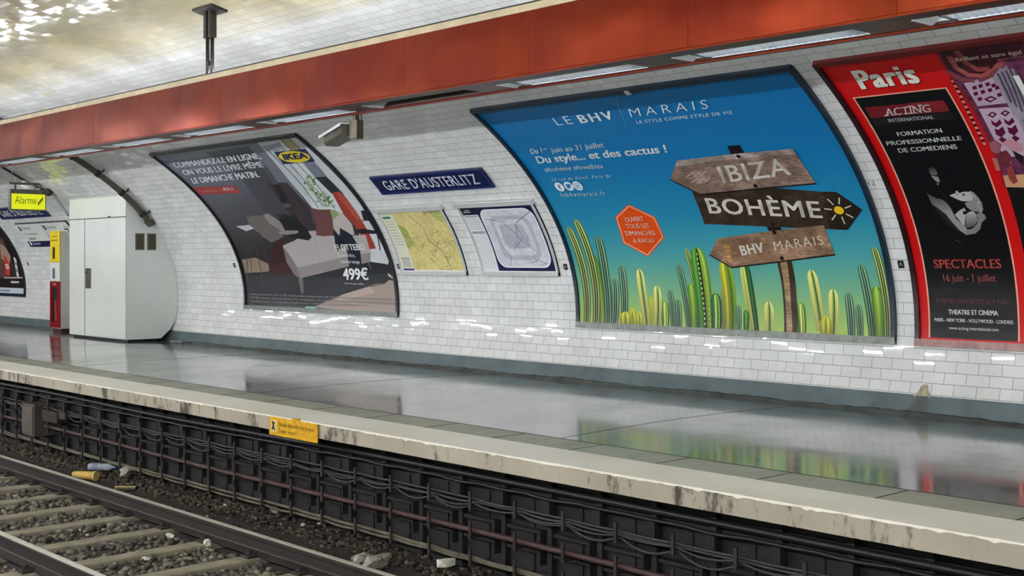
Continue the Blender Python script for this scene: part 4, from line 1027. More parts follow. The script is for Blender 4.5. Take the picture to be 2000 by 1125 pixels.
# ---- blue cactus poster
X0, X1 = -9.673, -5.781
t = thing('advertising_poster', W3((X0 + X1) / 2, PS0), 'huge blue poster with green cactuses and wooden signpost reading IBIZA and BOHÈME', 'poster')
frame(t, X0, X1, M['navy_frame'], M['navy_frame'], M['grey_frame'])
sh = Sheet(.0135, .0006); e0, e1 = PS0 + .02, PS1 - .03
sh.clip = (X0 + .028, X1 - .028, PS0 + .03, PS1 - .02)
stops = [(0, '#a4c25e'), (.07, '#93bd72'), (.15, '#74b08c'), (.28, '#479ea6'), (.42, '#2488ae'), (.65, '#0f77b2'), (1., '#0b6dae')]
def sky(x, s):
    f = (s - e0) / (e1 - e0)
    for (a, ca), (b_, cb) in zip(stops, stops[1:]):
        if f <= b_: return lerp(rgb(ca), rgb(cb), (f - a) / (b_ - a))
    return rgb(stops[-1][1])
sh.rect(X0 + .02, X1 - .02, e0, e1, sky, 0, 0, 8)
T3 = lambda x, y: (1080 + x / 4.0175, 400 + y / 4.0175)
T2 = lambda x, y: (1280 + x / 2.556, 240 + y / 2.556)
A_ = PA()
for (T, ba, ti, wd, pal, lay, bend, dots) in (
    (T3, (400, 930), (310, 385), 80, PB, 2, 0, 0), (T3, (272, 935), (125, 165), 62, A_, 3, .02, 0), (T3, (345, 935), (182, 105), 66, A_, 4, .02, 0), (T3, (440, 935), (358, 240), 66, PC, 4, -.02, 0),
    (T3, (565, 940), (540, 470), 60, PC, 3, 0, 0), (T3, (490, 935), (490, 575), 62, PC, 4, 0, 0), (T3, (640, 945), (625, 805), 66, PD, 2, 0, 0), (T3, (578, 940), (575, 838), 100, PD, 4, 0, 0), (T3, (690, 945), (682, 838), 62, PD, 3, 0, 0),
    (T3, (742, 945), (682, 498), 62, PE, 4, -.02, 0), (T3, (778, 950), (775, 715), 32, PD, 3, 0, 0), (T3, (825, 950), (822, 632), 62, PE, 4, 0, 0), (T3, (890, 955), (882, 752), 64, PB, 3, 0, 1),
    (T3, (955, 960), (922, 660), 50, PC, 3, 0, 0), (T3, (998, 960), (985, 738), 50, PC, 4, 0, 0), (T3, (1075, 965), (988, 462), 54, PC, 3, 0, 0), (T3, (1115, 965), (1088, 615), 70, PB, 4, 0, 0), (T3, (1155, 970), (1050, 338), 46, A_, 3, 0, 0),
    (T3, (1210, 975), (1130, 325), 130, PG[1:4] + ['#142c18'] + PB[1:4], 5, -.02, 1), (T3, (1292, 975), (1282, 688), 88, PG, 6, 0, 1), (T3, (1345, 975), (1330, 652), 26, A_, 5, 0, 0),
    (T2, (378, 1035), (345, 680), 66, PD[:3] + PB[:2], 4, 0, 0), (T2, (422, 1035), (420, 908), 26, PC, 5, 0, 0), (T2, (458, 1035), (458, 932), 30, PG, 5, 0, 0), (T2, (500, 1040), (445, 695), 54, ['#d4d86a', '#b5c455', '#dede80', '#1f5a30', '#2f7a3c', '#1b4a28'], 4, -.02, 0),
    (T2, (572, 1048), (568, 890), 50, PE, 4, 0, 0), (T2, (738, 1055), (728, 895), 44, PB, 3, 0, 1), (T2, (832, 1040), (780, 730), 52, PE, 4, -.01, 0), (T2, (890, 1058), (890, 828), 50, PE, 4, 0, 0), (T2, (856, 1060), (855, 962), 62, PD, 5, 0, 0),
    (T2, (985, 1065), (966, 845), 42, PC, 4, 0, 0), (T2, (1028, 1065), (1018, 903), 36, PC, 4, 0, 0), (T2, (1090, 1068), (1028, 703), 46, PC, 3, 0, 0), (T2, (1125, 1070), (1105, 812), 62, PB, 4, 0, 0), (T2, (1165, 1072), (1095, 615), 42, A_, 5, .01, 0), (T2, (1192, 1074), (1152, 655), 30, A_, 6, .01, 0)):
    cactus(sh, T, ba, ti, wd, pal, None, lay, bend, dots)
# signpost
dk = '#1d1612'
Q = lambda pts: [T2(*p) for p in pts]
sh.poly(Q([(612, 690), (685, 685), (700, 760), (712, 900), (715, 1055), (648, 1055), (645, 900), (632, 780)]), '#3a2a1c', 1, 7)
sh.poly(Q([(628, 690), (662, 688), (682, 900), (690, 1055), (660, 1055), (655, 900)]), '#a58a66', 1, 8)
sh.poly(Q([(362, 108), (425, 104), (450, 150), (385, 158)]), '#15100e', 1, 7); sh.poly(Q([(560, 512), (630, 512), (635, 535), (572, 535)]), '#1a120e', 1, 7)
def halo(pts, col, grow, lay):
    pass
sh.poly(Q([(188, 338), (300, 330), (590, 318), (840, 338), (905, 338), (1037, 428), (965, 530), (848, 525), (250, 500)]), '#3a2d23', 1, 8)
sh.line(Q([(235, 415), (860, 430), (985, 440)]), .012, '#1a130e', 0, 9)
sh.poly(Q([(838, 338), (905, 338), (1037, 428), (965, 530), (870, 524)]), '#2c221a', 1, 9)
sh.poly(Q([(110, 182), (400, 148), (690, 122), (745, 205), (805, 296), (500, 322), (230, 352), (80, 277)]), '#8b7466', 1, 10)
sh.poly(Q([(112, 181), (400, 147), (690, 121), (706, 145), (400, 172), (105, 210)]), '#a4968c', 1, 11)
sh.line(Q([(80, 277), (230, 352), (500, 324), (805, 296)]), .016, dk, 0, 12)
sh.poly(Q([(315, 573), (580, 535), (845, 505), (870, 575), (902, 653), (640, 686), (385, 719), (277, 655)]), '#93735a', 1, 10)
sh.line(Q([(277, 655), (385, 719), (640, 688), (902, 654)]), .014, dk, 0, 12)
sh.poly(Q([(345, 600), (375, 600), (388, 690), (372, 692)]), '#b98850', 1, 11)
for x, y in ((420, 160), (505, 308), (590, 500), (600, 542), (638, 672)): sh.disc(T2(x, y), .022, .022, '#140f0d', 12)
sh.disc(T2(922, 430), .048, .042, '#f2c21c', 13)
for a in range(7):
    an = a / 7 * 2 * PI + .3; c_ = Vector(Wp(*T2(922, 430))); d = Vector((math.cos(an), math.sin(an)))
    sh.line([tuple(c_ + d * .07), tuple(c_ + d * .14)], .012, '#d8d2b8', 0, 13, False)
for dy in (0, 30):
    sh.line(Q([(160 + dy * .8, 262 + dy), (195 + dy * .8, 240 + dy), (200 + dy * .8, 262 + dy), (225 + dy * .8, 235 + dy), (232 + dy * .8, 258 + dy), (258 + dy * .6, 232 + dy)]), .012, '#b4a698', 0, 12)
# orange hexagon
T1 = lambda x, y: (920 + x / 2.813, 120 + y / 2.813)
Q1 = lambda pts: [T1(*p) for p in pts]
hexa = [(868, 780), (1015, 850), (1068, 965), (978, 1070), (840, 995), (795, 850)]
hc = (sum(p[0] for p in hexa) / 6, sum(p[1] for p in hexa) / 6)
sh.poly(Q1(hexa), '#dc4f12', 0, 3)
sh.line(Q1([(hc[0] + (p[0] - hc[0]) * .93, hc[1] + (p[1] - hc[1]) * .93) for p in hexa + hexa[:1]]), .010, '#f6c49a', 0, 4)
sh.build('poster_sheet', [M['print'], M['woodprint']], t)
lt = Sheet(.0135, .0006); wh = '#e6f0f2'
def tx(body, bl, br_, tl, T, col=wh, off=0., space=1., lay=15): lt.text(body, T(*bl), T(*br_), T(*tl), col, off, lay, space)
tx('LE', (482, 343), (570, 332), (448, 300), T1, off=-.012, space=1.3)
tx('BHV', (612, 329), (792, 306), (584, 287), T1, off=.03, space=1.3)
lt.line(Q1([(800, 205), (858, 345)]), .008, '#5a9fc4', 0, 15)
tx('MARAIS', (884, 296), (1310, 248), (868, 250), T1, off=-.014, space=1.45)
tx('LE STYLE COMME STYLE DE VIE', (918, 332), (1443, 277), (911, 316), T1, space=1.1)
tx('Du 1', (338, 500), (398, 493), (328, 472), T1, off=.012); tx('er', (403, 478), (427, 476), (399, 466), T1, off=.01); tx('juin au 31 juillet', (450, 493), (738, 462), (440, 466), T1, off=.012)
tx('Du style... et des cactus !', (375, 552), (1083, 490), (358, 515), T1, off=.028)
tx('#bohème #loveIbiza', (413, 598), (733, 577), (406, 575), T1, off=.008)
tx('52 rue de Rivoli, Paris 4e', (450, 650), (773, 628), (447, 634), T1, off=.005, space=1.15)
tx('lebhvmarais.fr', (503, 738), (745, 728), (496, 715), T1, off=.006, space=1.15)
for i, (x, y) in enumerate(((492, 682), (543, 678), (592, 676))):
    lt.disc(T1(x, y), .062, .062, '#e8eff2', 15)
    c_ = Wp(*T1(x, y))
    if i == 0: lt.text('f', (c_[0] - .018, c_[1] - .04), (c_[0] + .02, c_[1] - .04), (c_[0] - .018, c_[1] + .03), '#1a78b4', .02, 16, 1, False)
    if i == 1: lt.poly([(c_[0] - .038, c_[1] - .025), (c_[0] + .005, c_[1] - .032), (c_[0] + .03, c_[1] + .005), (c_[0] + .042, c_[1] + .022), (c_[0] + .02, c_[1] + .03), (c_[0] + .002, c_[1] + .018), (c_[0] - .035, c_[1] + .03), (c_[0] - .03, c_[1] + .0)], '#1a78b4', 0, 16, False)
    if i == 2: 
        lt.line([(c_[0] - .03, c_[1] - .03), (c_[0] + .03, c_[1] - .03), (c_[0] + .03, c_[1] + .03), (c_[0] - .03, c_[1] + .03), (c_[0] - .03, c_[1] - .03)], .008, '#1a78b4', 0, 16, False); lt.disc(c_, .014, .014, '#1a78b4', 16, 0, False)
tx('OUVERT', (857, 876), (956, 868), (848, 852), T1, '#fbe9dc', .008); tx('TOUS LES', (864, 912), (988, 906), (854, 889), T1, '#fbe9dc', .008)
tx('DIMANCHES', (861, 950), (1022, 948), (850, 927), T1, '#fbe9dc', .008); tx('À RIVOLI', (900, 992), (1012, 988), (893, 970), T1, '#fbe9dc', .008)
cr = '#dcd6cc'
tx('IBIZA', (345, 292), (682, 250), (312, 212), T2, cr, .012, 1.08); tx('BOHÈME', (278, 444), (840, 468), (252, 370), T2, cr, .02, 1.1)
tx('BHV', (440, 657), (552, 640), (425, 610), T2, cr, .03, 1.1); tx('MARAIS', (606, 634), (848, 602), (592, 588), T2, cr, -.012, 1.2)
lt.build('lettering', [M['print']], t)
x, s = Wp(1228, 174); b = new(); wbox(b, x - .025, x + .025, s - .03, s + .02, .03, .045); o = obj('poster_clip', b, M['alu'], t)
# ---- furniture poster
X0, X1 = -16.771, -12.938
t = thing('advertising_poster', W3((X0 + X1) / 2, PS0), 'furniture poster showing a pale grey sofa in a living room, price 499 euros', 'poster')
frame(t, X0, X1, M['black_frame'], M['black_frame'], M['grey_frame'])
sh = Sheet(.0135, .0006); TI = lambda x, y: (280 + x / 2.8115, 230 + y / 2.8115)
sh.clip = (X0 + .03, X1 - .03, PS0 + .03, PS1 - .02)
e0, e1 = PS0 + .02, PS1 - .03
sh.rect(X0 + .02, X1 - .02, e0, e1, lambda x, s: lerp(rgb('#2a2529'), rgb('#747a8b'), max(0, (s - e0) / (e1 - e0) - .28) * 1.6), 0, 0, 6)
def pi(pts, col, lay=2, mat=0): sh.poly([TI(*p) for p in pts], col, mat, lay)
pi([(610, 125), (730, 108), (820, 240), (1010, 500), (935, 500), (800, 340), (700, 215)], '#c5ccd4', 1)
pi([(345, 185), (580, 150), (640, 215), (760, 420), (800, 540), (680, 540), (590, 400), (470, 250), (370, 205)], '#454650', 2)
pi([(570, 135), (625, 128), (760, 290), (880, 440), (940, 560), (950, 640), (880, 600), (800, 500), (700, 330)], '#71747f', 3)
pi([(625, 220), (680, 260), (830, 520), (850, 560), (790, 530)], '#51525c', 4)
pi([(680, 355), (790, 350), (905, 480), (960, 640), (860, 600), (770, 480)], '#3c3137', 4)
pi([(735, 108), (830, 100), (1010, 320), (1080, 420), (1100, 520), (1030, 500), (940, 500)], '#d7dde0', 2)
pi([(650, 155), (745, 130), (765, 150), (690, 175)], '#8c97a2', 3); pi([(745, 110), (805, 104), (1010, 318), (945, 322)], '#767c8c', 3)
pi([(760, 112), (800, 106), (900, 210), (860, 220)], '#a59c6c', 4)
pi([(945, 322), (1010, 318), (1120, 455), (1035, 410)], '#2b2d38', 4)
pi([(820, 103), (860, 98), (990, 240), (1190, 460), (1260, 590), (1350, 770), (1400, 900), (1250, 800), (1190, 640), (1100, 410), (1010, 320)], '#ccd3d7', 2)
for p in ([(680, 170), (965, 490)], [(720, 165), (990, 480)], [(840, 240), (1050, 490)]): sh.line([TI(*q) for q in p], .018, '#5a6468', 0, 5)
rl = random.Random(6)
for k in range(80):
    u = rl.random(); cx_, cy_ = 895 + 140 * u + rl.uniform(-30, 30), 340 + 150 * u + rl.uniform(-25, 25)
    dx_, dy_ = rl.uniform(-30, 30), rl.uniform(-34, 10); pi([(cx_, cy_), (cx_ + dx_ * .5 - 7, cy_ + dy_ * .5 - 2), (cx_ + dx_, cy_ + dy_), (cx_ + dx_ * .5 + 5, cy_ + dy_ * .5 + 3)], rl.choice(['#7f9a6a', '#93ad80', '#a9bf98', '#587048']), 6)
sh.line([TI(900, 345), TI(1060, 495)], .012, '#5b6f4c', 0, 6)
pi([(1040, 410), (1062, 400), (1095, 408), (1150, 480), (1210, 570), (1282, 715), (1238, 720), (1165, 590), (1095, 510)], '#9c3a30', 6)
pi([(1062, 402), (1095, 410), (1205, 570), (1190, 575), (1080, 440)], '#b65044', 7)
pi([(1198, 505), (1238, 503), (1270, 560), (1240, 562), (1215, 560)], '#23232b', 8); sh.line([TI(1245, 560), TI(1290, 640), TI(1305, 725)], .02, '#2a2a32', 0, 8); sh.line([TI(1215, 560), TI(1145, 565)], .018, '#923a36', 0, 8)
pi([(1165, 615), (1210, 605), (1290, 618), (1285, 634), (1180, 632)], '#24222a', 8); sh.line([TI(1285, 630), TI(1350, 770)], .018, '#2a2a32', 0, 8)
pi([(570, 545), (590, 535), (655, 532), (745, 590), (775, 650), (710, 682), (640, 640), (590, 590)], '#6a6463', 5); pi([(660, 528), (690, 522), (800, 600), (790, 640), (752, 610), (700, 580)], '#8f8986', 6)
pi([(1030, 505), (1095, 515), (1150, 580), (1165, 638), (1080, 645), (1045, 600)], '#bcb5b0', 6); pi([(1015, 505), (1060, 502), (1078, 530), (1040, 560)], '#8da06e', 7)
pi([(922, 488), (960, 498), (1028, 502), (1045, 560), (1048, 640), (1000, 648), (955, 642), (950, 560)], '#6e4648', 8)
pi([(735, 530), (790, 520), (850, 560), (810, 580)], '#2a2a30', 7); pi([(748, 550), (800, 545), (850, 560), (900, 605), (930, 652), (912, 670), (850, 660), (795, 640)], '#1b1b21', 8)
pi([(770, 700), (840, 668), (915, 618), (950, 616), (960, 642), (1090, 645), (1225, 640), (1252, 738), (1120, 760), (852, 822)], '#b0aaaa', 7); sh.line([TI(940, 655), TI(975, 790)], .008, '#98918f', 0, 8)
pi([(852, 822), (1120, 760), (1252, 738), (1252, 790), (1150, 810), (868, 880), (850, 870)], '#8f8888', 7); pi([(770, 700), (852, 822), (866, 880), (835, 862), (790, 790)], '#7c7475', 8)
pi([(1085, 600), (1150, 640), (1195, 720), (1205, 815), (1135, 812), (1115, 690), (1080, 640), (1048, 615), (1060, 700), (1075, 730)], '#1b2030', 9)
pi([(750, 622), (800, 614), (858, 616), (852, 632), (800, 638), (752, 636)], '#8f8a84', 9); sh.line([TI(800, 636), TI(830, 680)], .02, '#4c3230', 0, 9)
pi([(710, 690), (770, 662), (835, 860), (836, 1005), (700, 1000), (690, 850)], lambda x, s: rgb('#3a1a1b'), 5)
pi([(570, 862), (700, 850), (850, 872), (1250, 788), (1345, 802), (1350, 905), (1100, 970), (900, 1030), (565, 1010)], '#20232a', 6)
pi([(1345, 888), (1410, 900), (1420, 1090), (940, 1040), (1100, 970)], lambda x, s: rgb('#a2928a'), 6); pi([(1100, 970), (1250, 925), (1280, 960), (1060, 1010)], '#b6a69c', 7)
pi([(1335, 835), (1362, 768), (1400, 900)], '#1f2029', 8)
pi([(1255, 730), (1340, 745), (1335, 800), (1260, 790)], '#c4cacc', 6)
pi([(545, 778), (620, 765), (690, 800), (700, 842), (565, 852)], '#8b7969', 4); pi([(510, 600), (560, 590), (655, 635), (660, 652), (560, 660)], '#3f3a3b', 5); pi([(512, 592), (585, 585), (612, 604), (570, 620)], '#c1c4ca', 6)
for p in ([(570, 655), (600, 850)], [(640, 650), (700, 840)], [(600, 660), (660, 930)], [(548, 640), (575, 900)]): sh.line([TI(*q) for q in p], .02, '#4e4744', 0, 7)
pi([(855, 882), (882, 878), (885, 965), (872, 965)], '#6f6866', 8); sh.line([TI(1240, 790), TI(1258, 830)], .03, '#5b6068', 0, 8)
pi([(272, 380), (505, 368), (520, 385), (548, 408), (315, 420)], '#a33a34', 3)
pi([(720, 182), (892, 164), (946, 234), (772, 250)], '#14215a', 8)
c_ = Wp(*TI(832, 208)); ex = (Vector(Wp(*TI(892, 164))) - Vector(Wp(*TI(720, 182)))).length * .47; ey = (Vector(Wp(*TI(720, 182))) - Vector(Wp(*TI(772, 250)))).length * .43
sh.disc(c_, ex, ey, '#e6cf2a', 9, 0, False, 40)
pi([(895, 1035), (945, 1036), (958, 1050), (900, 1056)], '#7fb5a0', 9)
sh.build('poster_sheet', [M['print']], t)
lt = Sheet(.0135, .0006); wh = '#e6eaf0'
tx('COMMANDEZ-LE EN LIGNE,', (183, 268), (652, 216), (163, 240), TI, wh, .03); tx('ON VOUS LE LIVRE MÊME', (232, 309), (668, 263), (213, 282), TI, wh, .03); tx('LE DIMANCHE MATIN.', (282, 355), (645, 318), (264, 326), TI, wh, .03)
tx('Rendez-vous sur', (332, 403), (440, 394), (328, 393), TI, '#d88a80'); tx('IKEA.fr', (448, 395), (505, 390), (440, 378), TI, '#f0d8d4', .02)
tx('IKEA', (782, 224), (908, 214), (766, 194), TI, '#14215a', .05)
tx('FLOTTEBO', (1066, 724), (1225, 722), (1055, 692), TI, '#eef0f0', .03); tx('Convertible,', (1078, 758), (1174, 762), (1070, 740), TI, '#e4e6e6'); tx('Lofallet beige', (1090, 794), (1197, 797), (1084, 777), TI, '#e4e6e6')
tx('499€', (1108, 886), (1243, 887), (1100, 826), TI, '#f2f4f4', .03); tx('(dont éco-part. 6,00€)', (1114, 911), (1220, 916), (1110, 902), TI, '#d8dada')
tx('Livraison par transporteur à partir de 39€. Livraison possible le dimanche matin de 8h à 12h en Île-de-France. Voir conditions détaillées en magasin.', (592, 971), (1385, 1003), (590, 961), TI, '#c9c9c9', .006)
tx('FLOTTEBO convertible, Lofallet beige 200x120 cm. Pin, contreplaqué/bois, acier massif. Mousse polyuréthane 25-35 kg/m3. Tissu : 100% polyester. Prix', (594, 991), (1388, 1024), (592, 981), TI, '#c9c9c9', .006)
tx('Tissu revêtu polyester. Tissu polypropylène. Polyester non tissé. Coussins inclus, 41% polyester, avec toile de coton.', (595, 1010), (1215, 1035), (593, 1000), TI, '#c9c9c9', .006)
lt.build('lettering', [M['print']], t)
# ---- red poster: acting school sheet and the theatre sheet beside it
X0, X1 = -5.57, -1.6
t = thing('advertising_poster', W3((X0 + X1) / 2, PS0), 'red poster titled Paris with black drama school sheet and purple stage photograph', 'poster')
frame(t, X0, X1, simple('dark red black frame', '#2a0d10', .3), simple('dark red top frame', '#6b1518', .35), simple('pinkish grey metal', '#8a6a66', .35, .4, var=.4, scale=14))
sh = Sheet(.0135, .0006); TP = lambda x, y: (1580 + x / 3.517, 80 + y / 3.517); TQ = lambda x, y: (1740 + x / 4.327, y / 4.327)
TR = lambda x, y: (1700 + x / 2.447, 380 + y / 2.447); TF = lambda x, y: (1760 + x / 4.017, 240 + y / 4.017)
sh.clip = (X0 + .03, X1 - .03, PS0 + .03, PS1 - .02)
sh.rect(X0, X1, PS0, PS1, '#c80f12', 0, 0, 8)
xb = avg(*[Wp(*TP(*p))[0] for p in ((865, 62), (1000, 270), (1140, 460), (1260, 700), (1345, 985))])
sb = Wp(*TP(1345, 990))[1]
sh.rect(xb, X1, sb, PS1, '#5c2c46', 1, 1, 6); sh.rect(xb, X1, PS0, sb, '#14100f', 0, 1, 6)
pq = lambda pts, col, lay=2, mat=0: sh.poly([TQ(*p) for p in pts], col, mat, lay)
pq([(410, 410), (1125, 310), (1125, 400), (960, 500), (900, 590), (780, 660), (560, 620), (480, 560)], '#3a1420', 2, 1)
for a_, cc in ((( (500, 470), (560, 560), (660, 620), (780, 630), (880, 580), (945, 500) ), '#9c5050'), (((480, 590), (600, 660), (740, 675), (850, 630), (930, 560), (960, 500)), '#7c4048'), (((560, 420), (640, 520), (740, 575), (830, 570)), '#8a4440')):
    sh.line([TQ(*p) for p in a_], .045, cc, 0, 3)
pq([(620, 692), (760, 650), (862, 636), (985, 858), (738, 886)], '#b5a0b6', 3, 0); pq([(745, 908), (1018, 890), (1140, 1125), (1210, 1300), (960, 1320), (860, 1130)], '#bda9bd', 3, 0)
pq([(868, 638), (960, 515), (1125, 725), (1160, 790), (1160, 1125), (1130, 1100), (985, 858)], lambda x, s: lerp(rgb('#6a6070'), rgb('#a79cab'), .5 + .5 * math.sin(x * 60)), 3)
for i in range(10): sh.line([TQ(890 + i * 18, 610 - i * 5), TQ(1000 + i * 24, 830 + i * 20)], .02, '#544a5c' if i % 2 else '#94899a', 0, 4)
mr = '#5a1038'
for (x, y) in ((690, 720), (740, 705), (800, 690), (700, 770), (760, 755), (820, 740), (880, 720), (735, 815), (900, 780), (850, 700)): pq([(x, y), (x + 34, y - 12), (x + 46, y + 16), (x + 12, y + 28)], mr, 4)
pq([(790, 825), (850, 795), (905, 820), (845, 855)], mr, 4); pq([(820, 825), (850, 812), (880, 822), (848, 838)], '#b5a0b6', 5)
for ox, oy in ((0, 0), (108, -14)):
    pq([(820 + ox, 960 + oy), (860 + ox, 930 + oy), (905 + ox, 950 + oy), (868 + ox, 985 + oy)], mr, 4); pq([(845 + ox, 958 + oy), (862 + ox, 945 + oy), (882 + ox, 953 + oy), (866 + ox, 968 + oy)], '#bda9bd', 5)
    pq([(850 + ox, 1000 + oy), (890 + ox, 1030 + oy), (925 + ox, 995 + oy), (945 + ox, 1030 + oy), (900 + ox, 1065 + oy), (862 + ox, 1040 + oy)], mr, 4)
    pq([(880 + ox, 1075 + oy), (915 + ox, 1085 + oy), (950 + ox, 1055 + oy), (975 + ox, 1110 + oy), (940 + ox, 1150 + oy), (895 + ox, 1125 + oy)], mr, 4)
    pq([(915 + ox, 1165 + oy), (945 + ox, 1145 + oy), (990 + ox, 1170 + oy), (955 + ox, 1200 + oy)], mr, 4)
for i in range(26):
    q_ = TQ(520 + i * 11, 650 + i * 22); sh.disc(q_, .014, .018, '#d09080' if i % 2 else '#2a0c18', 4, 0, True, 6)
pf = lambda pts, col, lay=5, mat=0: sh.poly([TP(*p) for p in pts], col, mat, lay)
pf([(1325, 916), (1477, 908), (1560, 905), (1560, 1000), (1345, 996)], '#c99a74', 4)
for pts, cc in (([(1240, 690), (1290, 670), (1330, 700), (1310, 770), (1260, 750)], '#9a5a68'), ([(1290, 760), (1360, 740), (1400, 790), (1380, 850), (1320, 840)], '#6a2a34'), ([(1360, 860), (1400, 840), (1440, 960), (1410, 975), (1380, 940)], '#8e3c3a'), ([(1330, 690), (1380, 660), (1470, 700), (1477, 750), (1400, 750)], '#c08a9a'), ([(1400, 740), (1477, 780), (1477, 850), (1430, 800)], '#2c1826'), ([(1260, 790), (1300, 800), (1320, 880), (1290, 880)], '#b06a60'), ([(1350, 790), (1385, 800), (1395, 830), (1360, 835)], '#e0b4a8')):
    pf(pts, cc, 6)
pf([(865, 60), (880, 58), (975, 215), (1150, 470), (1270, 700), (1360, 1000), (1345, 1000), (1255, 700), (1135, 470), (960, 215)], '#8e1c22', 5)
# black panel with orange outline
tlp, trp, blp, brp = Wp(*TP(305, 385)), Wp(*TP(935, 320)), Wp(*TR(298, 685)), Wp(*TR(715, 702))
bx0, bx1 = avg(tlp[0], blp[0]), avg(trp[0], brp[0]); bs1 = avg(tlp[1], trp[1]); bs0 = PS0 + .05
sh.rect(bx0 - .014, bx1 + .014, bs0, bs1 + .014, '#f0a890', 0, 2, 3); sh.rect(bx0, bx1, bs0, bs1, '#0c0b10', 0, 3, 3)
W_b = bx1 - bx0
pf([(388, 446), (930, 396), (972, 470), (430, 522)], '#6c1820', 5); pf([(700, 415), (930, 396), (972, 470), (745, 492)], '#7c2429', 6); pf([(434, 524), (972, 472), (1012, 522), (465, 572)], '#1b181c', 5)
pg = lambda pts, c0, c1=None, lay=6: sh.poly([TF(*p) for p in pts], c0, 0, lay)
def sg(c0, c1, ya, yb):
    a = Wp(*TF(400, ya))[1]; b_ = Wp(*TF(400, yb))[1]; return vgrad(a, c0, b_, c1)
pg([(222, 345), (250, 330), (275, 350), (290, 385), (285, 400), (262, 398), (235, 392)], sg('#6b6b6b', '#2c2c2c', 380, 330)); pg([(240, 402), (262, 405), (288, 412), (298, 415), (312, 450), (300, 458), (285, 452), (262, 430)], '#8f8f8f'); pg([(285, 465), (300, 463), (302, 476), (288, 478)], '#8a8a8a'); pg([(262, 398), (290, 402), (285, 412), (265, 408)], '#1a1a1a', lay=7)
pg([(205, 540), (240, 560), (285, 585), (325, 590), (360, 615), (400, 665), (415, 700), (440, 745), (515, 812), (545, 850), (520, 872), (470, 840), (410, 775), (360, 715), (290, 665), (250, 630)], sg('#8f8f8f', '#4a4a4a', 700, 560))
pg([(250, 630), (290, 655), (360, 710), (410, 775), (470, 840), (440, 835), (370, 780), (300, 700)], '#242424', lay=7)
pg([(386, 560), (410, 548), (432, 545), (436, 522), (448, 524), (462, 542), (500, 530), (545, 532), (572, 570), (570, 600), (520, 606), (488, 605), (470, 600), (440, 588), (412, 574)], '#b4b4b4'); pg([(482, 548), (502, 545), (510, 560), (495, 565)], '#3a3a3a', lay=7); pg([(440, 540), (452, 552), (446, 560)], '#3f3f3f', lay=7)
pg([(540, 518), (580, 540), (612, 575), (640, 620), (650, 670), (640, 700), (610, 690), (560, 680), (525, 655), (505, 620), (540, 605), (575, 590)], '#868686', lay=6)
for i in range(6): sh.line([TF(550 + i * 9, 530 + i * 14), TF(600 + i * 6, 590 + i * 8), TF(632 - i * 10, 690 - i * 4)], .006, ('#c4c4c4', '#3c3c3c')[i % 2], 0, 7)
pg([(428, 712), (462, 680), (502, 658), (520, 690), (508, 760), (504, 810), (470, 765)], '#ababab'); pg([(495, 680), (530, 690), (512, 712), (490, 705)], '#101010', lay=7)
pg([(520, 705), (545, 688), (575, 686), (600, 715), (608, 760), (580, 800), (540, 815), (508, 812)], sg('#555555', '#b0b0b0', 810, 690)); pg([(600, 702), (630, 695), (660, 708), (676, 738), (660, 755), (640, 770), (628, 825), (590, 860), (515, 874), (515, 835), (570, 820), (602, 785), (612, 745)], '#7e7e7e', lay=7)
pg([(425, 905), (450, 912), (482, 938), (465, 935)], '#4a4a4a')
sh.build('poster_sheet', [M['print'], M['stage']], t)
lt = Sheet(.0135, .0006); cw = '#dfe4dc'
lt.text('Paris', TP(382, 322), TP(772, 276), TP(306, 202), '#5a0608', .03, 8, 1.12); lt.text('Paris', TP(374, 316), TP(764, 270), TP(298, 196), '#eef0e4', .035, 9, 1.12)
tx('ACTING', (536, 502), (845, 472), (524, 452), TP, '#e8dcdc', .008); tx('INTERNATIONAL', (560, 545), (870, 520), (546, 522), TP, '#d4d4d4', .012)
# feet and serifs of the word set in a book face
_bl, _br, _tl = Vector(Wp(*TP(536, 502))), Vector(Wp(*TP(845, 472))), Vector(Wp(*TP(524, 452)))
_V, _ = text_tris('ACTING'); _x0 = min(v[0] for v in _V); _x1 = max(v[0] for v in _V)
def edge(n): return max(v[0] for v in text_tris('ACTING'[:n])[0])
for n_, kinds in ((1, 'A'), (3, 'T'), (4, 'I'), (5, 'N')):
    xr_ = edge(n_); wl = max(v[0] for v in text_tris(kinds)[0]) - min(v[0] for v in text_tris(kinds)[0]); xl_ = xr_ - wl
    feet = {'A': ((xl_ + .03, 0), (xr_ - .03, 0)), 'T': (((xl_ + xr_) / 2, 0),), 'I': (((xl_ + xr_) / 2, 0), ((xl_ + xr_) / 2, 1)), 'N': ((xl_ + .04, 0), (xr_ - .04, 1))}[kinds]
    for fx, fy in feet:
        c_ = _bl + (_br - _bl) * ((fx - _x0) / (_x1 - _x0)) + (_tl - _bl) * (.035 + .93 * fy); d = (_br - _bl).normalized() * .02
        lt.line([tuple(c_ - d), tuple(c_ + d)], .009, '#e8dcdc', 0, 9, False)
tx('FORMATION', (620, 641), (924, 614), (606, 614), TP, cw, .02); tx('PROFESSIONNELLE', (546, 705), (1058, 667), (534, 678), TP, cw, .02); tx('DE COMEDIENS', (628, 755), (1028, 727), (614, 726), TP, cw, .02)
tx('SPECTACLES', (313, 348), (633, 347), (306, 307), TR, '#b24a44', .018); tx('16 juin - 1 juillet', (358, 411), (608, 412), (352, 377), TR, '#9a5652'); tx('PORTES OUVERTES LE 9 JUIN', (324, 516), (668, 524), (319, 494), TR, '#6b3c42')
tx('THEATRE ET CINEMA', (381, 570), (617, 576), (378, 548), TR, '#e8ecec', .02); tx('PARIS - NEW YORK - HOLLYWOOD - LONDRES', (315, 604), (690, 618), (313, 588), TR, '#e0e4e4', .02); tx('www.acting-international.com', (383, 643), (620, 653), (380, 628), TR, '#dcdfdf')
